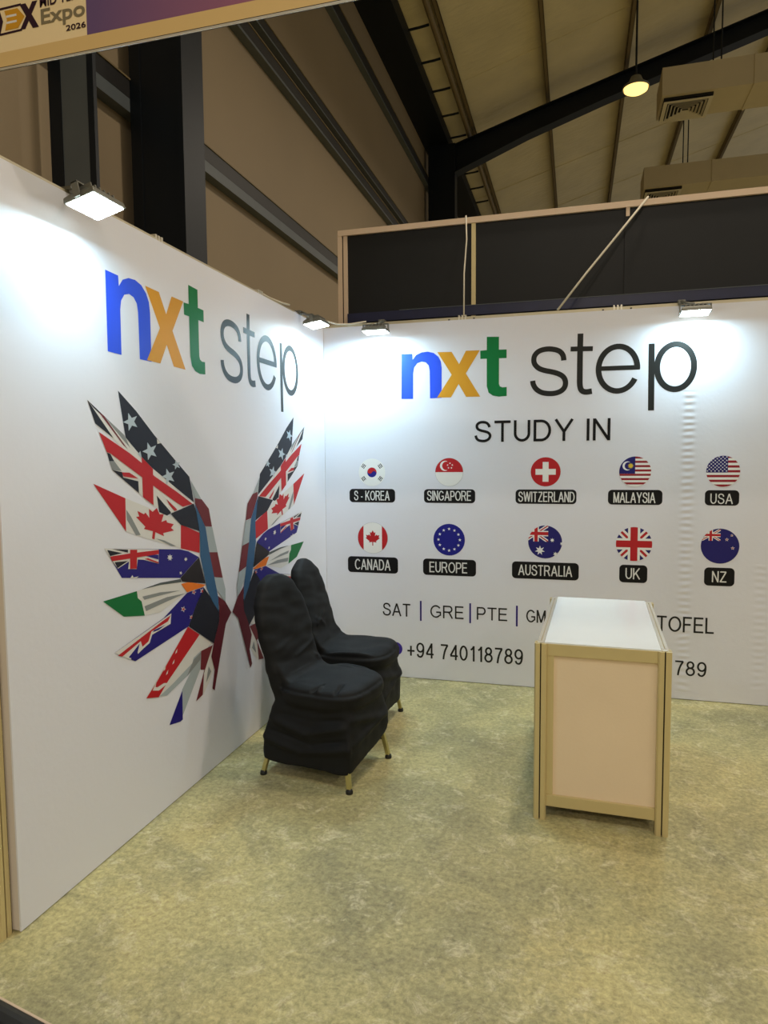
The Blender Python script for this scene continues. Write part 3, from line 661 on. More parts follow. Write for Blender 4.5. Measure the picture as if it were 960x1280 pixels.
# ventilation ducts with square ceiling diffusers
def duct(label, dlabel, y, z0, x0, x1, dx0, dx1):
    t = thing('air_duct', label, 'duct', (x0, y, z0))
    w = x1 - x0
    obj('duct_body', B(0, w, 0, 0.87, 0, 0.45), M['duct'], t)
    for k in range(1, int(w / 1.4) + 1):
        obj('seam', B(1.4 * k - 0.02, 1.4 * k + 0.02, -0.012, 0.882, -0.012, 0.462), M['duct'], t)
    d = obj('diffuser', B(dx0 - x0, dx1 - x0, 0.08, 0.82, -0.04, 0.0), M['dark'], t)
    cx, cy, h = (dx0 + dx1) / 2 - x0, 0.45, (dx1 - dx0) / 2
    def ring(r0, r1, za, zb):
        bm = bmesh.new(); q = 0.37 / h
        A = [[(cx + sx * r, cy + sy * r * q, z) for sx, sy in ((-1, -1), (1, -1), (1, 1), (-1, 1))] for r, z in ((r1, za), (r0, zb), (r0, zb + 0.008), (r1, za + 0.008))]
        R = [[bm.verts.new(p) for p in a] for a in A]
        for i in range(4):
            for k in range(4): bm.faces.new((R[i][k], R[i][(k + 1) % 4], R[(i + 1) % 4][(k + 1) % 4], R[(i + 1) % 4][k]))
        return bm
    obj('diffuser_frame', ring(h * 0.84, h, -0.075, -0.075), M['diffuser'], d)
    for k in range(5):
        r = h * (0.80 - 0.15 * k); obj('vane', ring(r - 0.065 * h, r, -0.085, -0.055), M['diffuser'], d)
    for dx in [0.9 + 2.2 * k for k in range(int(w / 2.2) + 1)]:
        for yy in (0.06, 0.81):
            X = x0 + dx; bm = bmesh.new(); tube(bm, [(dx, yy, 0.45), (dx, yy, ROOF(X) - z0)], 0.012, 6); obj('hanger_rod', bm, M['steel'], t)
    return t
duct('nearer hanging air duct with a whole square diffuser right of the warm lamp', '', 8.0, 7.58, 3.06, 9.0, 3.10, 3.86)
duct('farther hanging air duct partly hidden by the top rail of the black partition', '', 12.0, 7.56, 3.13, 9.0, 3.17, 3.93)

# pendant lamp
t = thing('pendant_lamp', 'glowing warm pendant lamp on a thin rod under the roof', 'lamp', (2.505, 6.0, 6.78))
bm = bmesh.new(); tube(bm, [(0, 0, 0.16), (0, 0, ROOF(2.505) - 6.78)], 0.014, 8); obj('rod', bm, M['steel'], t)
bm = bmesh.new(); lathe(bm, [(0.03, 0.18), (0.07, 0.16), (0.10, 0.09), (0.18, 0.03), (0.185, 0.0), (0.175, 0.0), (0.165, 0.02), (0.02, 0.06)], 28); obj('housing', bm, M['lamp_body'], t, smooth=True)
bm = bmesh.new(); lathe(bm, [(0.165, 0.015), (0.16, -0.02), (0.12, -0.045), (0.05, -0.058), (0.01, -0.06)], 28); obj('glass', bm, M['bulb'], t, smooth=True)
l = bpy.data.lights.new('pendant_light', 'AREA'); l.shape = 'DISK'; l.size = 0.32; l.energy = HALL_POWER; l.color = HALL_COLOR
lo = bpy.data.objects.new('pendant_light', l); COL.objects.link(lo); lo.parent = t; lo.location = (0, 0, -0.07)

# ------------------------------------------------------------------ booth walls
def post_poly(cx, cy, s=0.026):
    g = 0.0028; d = 0.006
    return [(cx - s, cy - s + d), (cx - s + d, cy - s), (cx - g, cy - s), (cx - g, cy - s + 0.012), (cx + g, cy - s + 0.012), (cx + g, cy - s),
            (cx + s - d, cy - s), (cx + s, cy - s + d), (cx + s, cy - g), (cx + s - 0.012, cy - g), (cx + s - 0.012, cy + g), (cx + s, cy + g),
            (cx + s, cy + s - d), (cx + s - d, cy + s), (cx + g, cy + s), (cx + g, cy + s - 0.012), (cx - g, cy + s - 0.012), (cx - g, cy + s),
            (cx - s + d, cy + s), (cx - s, cy + s - d), (cx - s, cy + g), (cx - s + 0.012, cy + g), (cx - s + 0.012, cy - g), (cx - s, cy - g)]
wl = struct(obj('wall_left', B(-0.036, -0.0065, -2.93, 0.0, 0.006, WALL_H - 0.03), M['panel']))
obj('top_rail', B(-0.040, -0.0065, -2.93, 0.0, WALL_H - 0.03, WALL_H), M['alu'], wl)
wb = struct(obj('wall_back', B(0.0, 3.6, 0.0065, 0.036, 0.006, WALL_H - 0.03), M['panel']))
obj('top_rail', B(0.0, 3.6, 0.0080, 0.040, WALL_H - 0.03, WALL_H), M['alu'], wb)
def rail_hole(parent, c, axis):
    bm = bmesh.new()
    if axis == 0: box(bm, c[0] - 0.006, c[0] + 0.006, 0.0066, 0.0085, c[2] - 0.006, c[2] + 0.006)
    else: box(bm, -0.005, -0.003, c[1] - 0.006, c[1] + 0.006, c[2] - 0.006, c[2] + 0.006)
    obj('screw_head', bm, M['groove'], parent)
for X in (1.0, 2.0):
    for dx in (-0.09, 0.08): rail_hole(wb, (X + dx, 0, WALL_H - 0.016), 0)
    bm = bmesh.new()
    for k in (-0.022, 0.0, 0.022): box(bm, X + k - 0.005, X + k + 0.005, 0.0066, 0.04, WALL_H - 0.022, WALL_H + 0.012)
    obj('joint_clip', bm, M['alu_bright'], wb)
for Y in (-1.0, -2.0):
    bm = bmesh.new()
    for k in (-0.022, 0.0, 0.022): box(bm, -0.04, -0.0062, Y + k - 0.006, Y + k + 0.006, WALL_H - 0.018, WALL_H + 0.014)
    obj('joint_clip', bm, M['alu_bright'], wl)

# front corner post that carries the fascia
t = thing('corner_post', 'beige grooved aluminium post at the front end of the left booth wall', 'post', (-0.052, -2.962, 0))
bm = bmesh.new(); extr(bm, post_poly(0, 0), 2, 0, 3.06); obj('profile', bm, M['counter_frame'], t)
obj('inner_strip', B(-0.014, 0.014, -0.014, 0.014, 0.002, 3.058), M['groove'], t)

# fascia board across the front of the booth
F0, F1 = 2.70, 3.06
t = thing('fascia_board', 'cream fascia board with event logo and purple print across the booth front', 'sign', (0, 0, 0))
obj('board', B(-0.02, 3.2, FASCIA_Y, FASCIA_Y + 0.006, F0 + 0.04, F1 - 0.04), M['fascia'], t)
obj('rail', B(-0.02, 3.2, FASCIA_Y - 0.003, FASCIA_Y + 0.009, F0 + 0.006, F0 + 0.046), M['fascia_rail'], t)
obj('rail', B(-0.02, 3.2, FASCIA_Y - 0.003, FASCIA_Y + 0.009, F1 - 0.046, F1), M['fascia_rail'], t)
bm = B(-0.02, 3.2, FASCIA_Y - 0.0030, FASCIA_Y + 0.009, F0 + 0.003, F0 + 0.006); note(obj('rail_gap', bm, M['groove'], t), 'dark line under the rail')
bm = B(-0.02, 3.2, FASCIA_Y - 0.0045, FASCIA_Y - 0.001, F0 - 0.002, F0 + 0.003); note(obj('rail_edge', bm, M['alu_bright'], t), 'bright bottom edge')
pk = []
pk.append(('fascia_purple', 1, rect(0.424, F0 + 0.046, 3.18, F1 - 0.046)))
for k in range(3):                                     # pink light trails in the purple print
    a = [(0.98 + 0.10 * q, F0 + 0.066 + 0.05 * k + 0.012 * math.sin(1.7 * q + k)) for q in range(20)]
    pk.append(('fascia_pink', 2 + k, [clip(ccw(q), rect(0.424, F0 + 0.046, 3.18, F1 - 0.046)) for q in ribbon(smooth_line(a, 3), 0.006)]))
note(print_mesh('purple_print', pk, on_fascia, t), 'purple printed field')
lg = []
E0 = (0.0, 0.0)
# emblem: hexagonal frame with a golden letter inside and a big X at its right
for q in ribbon([(0.02, 2.795), (0.205, 2.799)], 0.006) + ribbon([(0.02, 2.866), (0.205, 2.868)], 0.006): lg.append(('plum', 1, q))
lg.append(('plum', 1, [(0.105, 2.796), (0.128, 2.796), (0.140, 2.832), (0.128, 2.868), (0.105, 2.868)]))
lg.append(('amber', 2, [(0.146, 2.806), (0.192, 2.806), (0.216, 2.834), (0.192, 2.860), (0.146, 2.860), (0.154, 2.834)]))
for q in ribbon([(0.152, 2.843), (0.188, 2.843)], 0.006) + ribbon([(0.152, 2.826), (0.188, 2.826)], 0.006): lg.append(('offwhite', 3, q))
lg.append(('plum', 4, [(0.199, 2.799), (0.217, 2.799), (0.262, 2.869), (0.244, 2.869)]))
lg.append(('plum', 5, [(0.243, 2.797), (0.264, 2.797), (0.221, 2.868), (0.200, 2.868)]))
note(print_mesh('emblem', lg, on_fascia, t), 'hexagon emblem with golden letter and dark X')
note(text_mesh('lettering', 'MID TERM', (0.270, 2.848, 0.420, 2.876), on_fascia, 'plum', t, 0.02), 'dark MID TERM lettering')
note(text_mesh('lettering', 'Expo', (0.272, 2.788, 0.420, 2.842), on_fascia, 'logo_grey', t, 0.02), 'grey Expo lettering')
note(text_mesh('lettering', '2026', (0.355, 2.769, 0.421, 2.785), on_fascia, 'plum', t, 0.02), 'dark 2026 lettering')

# ------------------------------------------------------------------ printed banners
def logo_shapes(du, dv, thin):
    s = [('logo_blue', 1, LOGO['n']), ('logo_gold', 2, LOGO['x']), ('logo_green', 1, LOGO['t'])]
    S = [ribbon(smooth_line(LOGO['s'], 4), 0.034), ribbon(smooth_line(LOGO['t2'], 4), 0.036), ribbon(LOGO['bar'], 0.031)]
    (cx, cy), (ex, _), (_, ey) = LOGO['e']; rx = ex - cx; ry = ey - cy
    S += [ribbon(arc(cx, cy, rx - 0.002, ry, -28, -362, 46), 0.035), ribbon(LOGO['ebar'], 0.029), ribbon(LOGO['p'], 0.036)]
    (cx, cy), (ex, _), (_, ey) = LOGO['bowl']
    S.append(ribbon(arc(cx, cy, ex - cx, ey - cy, 0, 352, 45), 0.036, True))
    s += [(thin, 3, q) for q in S]
    sh = lambda p: [(u + du, v + dv) for u, v in p]
    return [(k, l, [sh(q) for q in p] if isinstance(p[0], list) else sh(p)) for k, l, p in s]
def word_parts(parent, place, du, dv, thin):
    ls = logo_shapes(du, dv, thin)
    note(print_mesh('lettering', ls[:3], place, parent), 'bold blue, golden and green nxt lettering')
    note(print_mesh('lettering', ls[3:], place, parent), 'thin dark step lettering')

bl = thing('printed_banner', 'white banner on the left booth wall printed with flag-feather wings', 'banner', (0, 0, 0))
obj('cloth', B(-0.006, 0.0, -2.93, -0.001, 0.004, WALL_H - 0.012), M['banner_left'], bl)
word_parts(bl, on_left, -2.376, 1.991, 'charcoal')
AX = -1.449
def wing(sign): return [(k, l, [(AX + sign * u, v) for u, v in p]) for k, l, p in WING]
note(print_mesh('wing_print', wing(1), on_left, bl), 'left wing of flag feathers')
note(print_mesh('wing_print', wing(-1), on_left, bl), 'right wing of flag feathers')

bb = thing('printed_banner', 'white banner on the back booth wall printed with ten round flags', 'banner', (0, 0, 0))
obj('cloth', B(0.001, 3.6, 0.0, 0.006, 0.004, WALL_H - 0.020), M['banner_back'], bb)
word_parts(bb, on_back, 0.579, 1.991, 'softblack')
sign_text('lettering', 'STUDY IN', TEXT['STUDY IN'], on_back, 'black', bb, label='black STUDY IN lettering')
for w in ('SAT', 'GRE', 'PTE', 'GMAT', 'TOFEL'):
    sign_text('lettering', w, TEXT[w], on_back, 'softblack', bb, 0.115, label='black %s lettering' % w)
for w in ('+94 740118789', '789'):
    sign_text('lettering', w, TEXT[w], on_back, 'softblack', bb, 0.115, label='black telephone number ending in 789')
for w in ('b1', 'b2', 'b3'):
    note(print_mesh('divider', [('violet', 1, rect(*TEXT[w]))], on_back, bb), 'violet upright divider line')
note(print_mesh('round_icon', [('purple', 1, circle(0.523, 0.207, 0.048))], on_back, bb), 'round violet telephone icon beside the seat')

def union_jack(x0, y0, x1, y1, l):
    w, h = x1 - x0, y1 - y0; out = [('navy', l, rect(x0, y0, x1, y1))]; fr = rect(x0, y0, x1, y1)
    for a, b in (((x0, y0), (x1, y1)), ((x0, y1), (x1, y0))):
        for q in ribbon([a, b], h * 0.20): out.append(('white', l + 1, clip(ccw(q), fr)))
        for q in ribbon([a, b], h * 0.07): out.append(('red', l + 2, clip(ccw(q), fr)))
    cx, cy = (x0 + x1) / 2, (y0 + y1) / 2
    out += [('white', l + 3, rect(x0, cy - h * .167, x1, cy + h * .167)), ('white', l + 3, rect(cx - h * .167, y0, cx + h * .167, y1)),
            ('red', l + 4, rect(x0, cy - h * .1, x1, cy + h * .1)), ('red', l + 4, rect(cx - h * .1, y0, cx + h * .1, y1))]
    return out
def flag(code):
    s = []
    if code == 'K':
        s.append(('white', 0, circle(0, 0, 1)))
        r = 0.36; t = math.radians(-28)
        R2 = lambda x, y: (x * math.cos(t) - y * math.sin(t), x * math.sin(t) + y * math.cos(t))
        s.append(('royal', 1, circle(0, 0, r)))
        up = arc(0, 0, r, r, 0, 180, 24) + arc(-r / 2, 0, r / 2, r / 2, 180, 360, 12)[1:] + arc(r / 2, 0, r / 2, r / 2, 180, 0, 12)[1:-1]
        s.append(('red', 2, [R2(x, y) for x, y in up]))
        for sx, sy in ((-1, 1), (1, 1), (-1, -1), (1, -1)):
            cx, cy = 0.64 * sx, 0.46 * sy; dx, dy = cx / math.hypot(cx, cy), cy / math.hypot(cx, cy)
            for k in (-1, 0, 1):
                mx, my = cx + dx * k * .105, cy + dy * k * .105
                for a, b in (((-.15, -.015), (.015, .15)) if (k == 0) == (sx * sy > 0) else ((-.15, .15),)):
                    for q in ribbon([(mx - dy * a, my + dx * a), (mx - dy * b, my + dx * b)], .06): s.append(('black', 1, q))
    elif code == 'S':
        s += [('white', 0, circle(0, 0, 1)), ('red', 1, arc(0, 0, 1, 1, 0, 180, 30))]
        s.append(('white', 2, arc(-.30, .45, .36, .36, 62, 298, 20) + arc(-.19, .45, .31, .31, 285, 75, 18)[::1]))
        for k in range(5):
            a = math.radians(90 + 72 * k); s.append(('white', 2, star(.06 + .18 * math.cos(a), .45 + .18 * math.sin(a), .075)))
    elif code == 'C':
        s += [('red', 0, circle(0, 0, 1)), ('white', 1, rect(-.68, -.2, .68, .2)), ('white', 1, rect(-.2, -.68, .2, .68))]
    elif code == 'M':
        for k in range(14): s.append(('darkred' if k % 2 == 0 else 'white', 0, rect(-1, 1 - (k + 1) / 7, 1, 1 - k / 7)))
        s.append(('navy', 1, rect(-1, -.14, 0, 1)))
        s.append(('lens', 2, arc(-.50, .38, .30, .30, 48, 312, 22) + arc(-.41, .38, .25, .25, 300, 60, 18)))
        s.append(('gold', 2, star(-.28, .38, .20, 14, .55)))
    elif code == 'U':
        for k in range(13): s.append(('darkred' if k % 2 == 0 else 'white', 0, rect(-1, 1 - 2 * (k + 1) / 13, 1, 1 - 2 * k / 13)))
        s.append(('navy', 1, rect(-1, -.08, .28, 1)))
        for r in range(9):
            for c in range(6 if r % 2 == 0 else 5):
                s.append(('white', 2, star(-.93 + .225 * c + (.112 if r % 2 else 0), .92 - .112 * r, .062)))
    elif code == 'CA':
        s += [('white', 0, circle(0, 0, 1)), ('red', 1, rect(-1, -1, -.62, 1)), ('red', 1, rect(.62, -1, 1, 1)),
              ('red', 1, [(x * .52, -y * .50) for x, y in LEAF])]
    elif code == 'E':
        s.append(('royal', 0, circle(0, 0, 1)))
        for k in range(12):
            a = k * PI / 6; s.append(('lens', 1, star(.68 * math.cos(a), .68 * math.sin(a), .105)))
    elif code == 'A':
        s += [('navy', 0, circle(0, 0, 1))] + union_jack(-1.25, .02, .18, 1.0, 1)
        for x, y, r, n in ((-.30, -.52, .30, 7), (.42, .12, .14, 7), (.62, -.42 - .3, .15, 7), (.93, .62, .13, 7), (.98, -.08, .12, 7)): s.append(('white', 6, star(x, y, r, n, .45)))
    elif code == 'G':
        s += union_jack(-1.0, -1.0, 1.0, 1.0, 0)
    elif code == 'N':
        s += [('navy', 0, circle(0, 0, 1))] + union_jack(-1.0, .30, .02, .95, 1)
        for x, y, r in ((.35, .38, .11), (.66, -.10, .11), (.60, .62, .09)): s += [('white', 6, star(x, y, r)), ('red', 7, star(x, y, r * .6))]
    return s
def disc(code, label):
    x0, y0, x1, y1 = DISC[code]; cx, cy, r = (x0 + x1) / 2, ROW[code][0], ROW[code][1]
    ring = circle(0, 0, 1, 56); out = []
    if code in ('K', 'S', 'CA'): out += [('ringgrey' if code != 'K' else 'white', 1, [(cx + r * 1.015 * u, cy + r * 1.015 * v) for u, v in ring])]
    for k, l, p in flag(code):
        c = clip(ccw(p), ring) if max(u * u + v * v for u, v in p) > 1.0 else p
        if len(c) > 2: out.append((k, l + 2, [(cx + r * u, cy + r * v) for u, v in c]))
    note(print_mesh('flag_disc', out, on_back, bb), label)
ROW = {k: (1.475, 0.097) for k in 'KSCMU'}; ROW.update({k: (1.005, 0.111) for k in ('CA', 'E', 'A', 'G', 'N')})
for code, nm in (('K', 'South Korean'), ('S', 'Singapore'), ('C', 'Swiss'), ('M', 'Malaysian'), ('U', 'United States'), ('CA', 'Canadian'),
                 ('E', 'European Union'), ('A', 'Australian'), ('G', 'British'), ('N', 'New Zealand')):
    disc(code, 'round %s flag' % nm)
def plate(word):
    x0, y0, x1, y1 = PLATE[word]; r = 0.026
    y0, y1 = (1.261, 1.357) if y0 > 1 else (0.752, 0.868)
    p = arc(x1 - r, y0 + r, r, r, -90, 0, 6) + arc(x1 - r, y1 - r, r, r, 0, 90, 6) + arc(x0 + r, y1 - r, r, r, 90, 180, 6) + arc(x0 + r, y0 + r, r, r, 180, 270, 6)
    o = note(print_mesh('name_plate', [('black', 2, p)], on_back, bb), 'black name plate reading %s' % word)
    sign_text('lettering', word, TEXT[word], on_back, 'offwhite', o, 0.108, 4)
for w in PLATE: plate(w)

# ------------------------------------------------------------------ LED floodlights clamped on the wall tops
def floodlight(label, loc, rz, reach, tilt, along=0.0, drop=-0.085, power=1.0):
    """local x points out of the wall, origin on the wall's top edge"""
    t = thing('led_floodlight', label, 'floodlight', loc, rz, 'LED floodlights on the booth walls')
    c = B(-0.05, 0.014, along - 0.022, along + 0.022, 0.0005, 0.014); obj('clamp', c, M['lamp_body'], t, bevel=0.003)
    obj('clamp_jaw', B(0.002, 0.014, along - 0.018, along + 0.018, -0.011, 0.001), M['lamp_body'], t)
    bm = bmesh.new(); tube(bm, [(0.010, along, 0.006), (reach * 0.45, along * 0.6, 0.0 + drop * 0.25), (reach - 0.05, 0, drop * 0.6 + 0.02)], 0.009, 8); obj('arm', bm, M['lamp_body'], t, smooth=True)
    R = Matrix.Translation((reach, 0, drop)) @ Matrix.Rotation(tilt, 4, 'Y')
    bm = bmesh.new()
    pr = [(0.046, 0.066, 0.020), (0.060, 0.082, 0.006), (0.062, 0.084, -0.012)]
    loft(bm, [[R @ Vector((sx * a, sy * b, z)) for sx, sy in ((-1, -1), (1, -1), (1, 1), (-1, 1))] for a, b, z in pr])
    h = obj('housing', bm, M['lamp_body'], t, bevel=0.003)
    bm = bmesh.new()
    for k in range(6): box(bm, -0.042, 0.042, -0.058 + 0.0232 * k - 0.003, -0.058 + 0.0232 * k + 0.003, 0.018, 0.034, mtx=R)
    obj('cooling_fin', bm, M['lamp_body'], h)
    bm = bmesh.new()
    for s in (-1, 1): box(bm, -0.012, 0.012, s * 0.087 - 0.003, s * 0.087 + 0.003, -0.01, 0.040, mtx=R)
    box(bm, -0.012, 0.012, -0.090, 0.090, 0.036, 0.041, mtx=R); obj('bracket', bm, M['lamp_body'], t)
    obj('lens', B(-0.055, 0.055, -0.077, 0.077, -0.0155, -0.0122, mtx=R), M['led'], t)
    l = bpy.data.lights.new('led_light', 'AREA'); l.shape = 'RECTANGLE'; l.size = 0.10; l.size_y = 0.145; l.energy = LED_POWER * power; l.color = LED_COLOR
    lo = bpy.data.objects.new('led_light', l); COL.objects.link(lo); lo.parent = t
    lo.matrix_local = R @ Matrix.Translation((0, 0, -0.02))
    return t
T_ = math.radians
floodlight('floodlight at the front end of the left wall, above the blue letter', (0.0, -2.630, WALL_H), 0.0, 0.16, T_(-14), 0.085)
floodlight('floodlight on the left wall next to the inner corner', (0.0, -0.50, WALL_H), 0.0, 0.14, T_(-8), 0.06)
floodlight('floodlight on the back wall nearest to the inner corner, left of the logo', (0.435, 0.0, WALL_H), -PI / 2, 0.15, T_(-2), 0.0, power=1.25)
floodlight('floodlight on the back wall above the right end of the logo', (2.435, 0.0, WALL_H), -PI / 2, 0.14, T_(-5), -0.06, power=1.25)

# lamp cable along the wall tops, cords of the partition
def cord(label, pts, r, key='cord'):
    bm = bmesh.new(); tube(bm, pts, r, 7); tag(obj('cord', bm, M[key], smooth=True), label, 'cord')
cord('white lamp cable lying along the left wall top before the corner', [(-0.02, -1.0, 2.534), (-0.02, -0.85, 2.532), (-0.008, -0.72, 2.534), (0.012, -0.63, 2.536)], 0.0055)
cord('white lamp cable hanging across the inner corner between two floodlights',
     [(0.06, -0.385, 2.515), (0.11, -0.25, 2.503), (0.15, -0.12, 2.505), (0.22, -0.06, 2.512), (0.325, -0.012, 2.532)], 0.0055)
cord('long slanting white cord tied to the top rail of the black partition', [(2.189, 0.232, 3.268), (1.99, 0.16, 3.01), (1.80, 0.08, 2.765), (1.627, 0.015, 2.532)], 0.0075)
cord('thin upright white cord in front of the first seam of the black partition', [(0.990, 0.232, 3.268), (0.998, 0.21, 3.1), (0.990, 0.15, 2.85), (1.008, 0.03, 2.536)], 0.0055)

# ------------------------------------------------------------------ black partition of the stand behind
t = thing('black_partition', 'tall black panel wall with pale top rail behind the back booth wall', 'partition', (0, 0.27, 0))
for a, b in ((0.10, 1.025), (1.055, 2.05), (2.08, 3.06), (3.09, 4.05)): obj('panel', B(a, b, 0.0, 0.02, 0.02, 3.225), M['blackpanel'], t)
obj('top_rail', B(0.03, 4.07, -0.02, 0.05, 3.222, 3.262), M['timber'], t)
obj('side_post', B(0.028, 0.060, -0.018, 0.04, 0, 3.258), M['timber'], t)
obj('side_post', B(0.070, 0.100, -0.012, 0.04, 0, 3.222), M['timber'], t)
note(obj('post_gap', B(0.060, 0.070, -0.004, 0.03, 0, 3.222), M['groove'], t), 'dark gap between the two post strips')
obj('batten', B(1.025, 1.055, -0.012, 0.03, 0, 3.222), M['counter_frame'], t)
note(obj('batten', B(2.05, 2.08, -0.010, 0.03, 0, 3.222), M['blackpanel'], t), 'black batten with a pale stub at its top')
obj('batten_stub', B(2.055, 2.078, -0.016, 0.0, 3.165, 3.222), M['timber'], t)
note(obj('lower_strip', B(0.10, 4.05, -0.022, 0.0, 2.585, 2.652), M['navy_strip'], t), 'navy lower strip')  # dark blue strip across the panels, just above the booth wall
obj('strip_edge', B(0.5, 4.05, -0.024, -0.0215, 2.652, 2.656), M['steel_grey'], t)

# ------------------------------------------------------------------ counter
CW, CD, CH = 0.545, 1.03, 0.778
ct = thing('display_counter', 'white-topped counter with beige aluminium frame standing on the concrete', 'counter', (1.882, -1.246, 0), T_(-1.7))
hx, hy = CW / 2, CD / 2
for sx in (-1, 1):
    for sy in (-1, 1):
        bm = bmesh.new(); extr(bm, post_poly(sx * (hx - 0.026), sy * (hy - 0.026)), 2, 0, CH - 0.004); p = obj('corner_post', bm, M['counter_frame'], ct)
        cx, cy = sx * (hx - 0.026), sy * (hy - 0.026)
        note(obj('groove', B(cx - 0.0145, cx + 0.0145, cy - 0.0145, cy + 0.0145, 0.001, CH - 0.006), M['groove'], p), 'dark slot')
        bm = bmesh.new(); lathe(bm, [(0.015, 0.0), (0.015, 0.003), (0.006, 0.004)], 12, (cx, cy, CH - 0.004)); obj('post_cap', bm, M['alu_bright'], p)
i0 = 0.052
for s in (-1, 1):
    y = s * (hy - 0.026)
    obj('rail', B(-hx + i0, hx - i0, y - 0.016, y + 0.016, CH - 0.055, CH - 0.004), M['counter_frame'], ct, bevel=0.002)
    obj('rail', B(-hx + i0, hx - i0, y - 0.016, y + 0.016, 0.060, 0.110), M['counter_frame'], ct, bevel=0.002)
    obj('end_panel', B(-hx + i0 - 0.008, hx - i0 + 0.008, y - 0.003, y + 0.003, 0.10, CH - 0.045), M['counter_panel'], ct)
    x = s * (hx - 0.026)
    obj('rail', B(x - 0.016, x + 0.016, -hy + i0, hy - i0, CH - 0.055, CH - 0.004), M['counter_frame'], ct, bevel=0.002)
    obj('rail', B(x - 0.016, x + 0.016, -hy + i0, hy - i0, 0.060, 0.110), M['counter_frame'], ct, bevel=0.002)
    obj('side_panel', B(x - 0.003, x + 0.003, -hy + i0 - 0.008, hy - i0 + 0.008, 0.10, CH - 0.045), M['counter_panel'], ct)
    for q in (0.0,):
        o = obj('edge_trim', B(x - 0.014 + q, x - 0.002 + q, -hy + 0.035, hy - 0.035, CH - 0.004, CH + 0.001), M['alu_bright'], ct)
        o = obj('edge_trim', B(x + 0.002 + q, x + 0.014 + q, -hy + 0.035, hy - 0.035, CH - 0.004, CH + 0.001), M['alu_bright'], ct)
note(obj('end_bead', B(-hx + i0, -hx + i0 + 0.028, -hy + 0.014, -hy + 0.034, 0.11, CH - 0.055), M['counter_frame'], ct, bevel=0.002), 'inner bead beside the end panel')
note(obj('top_panel', B(-hx + 0.041, hx - 0.041, -hy + 0.012, hy - 0.004, CH - 0.010, CH + 0.002), M['counter_top'], ct, bevel=0.0015), 'glossy white top')

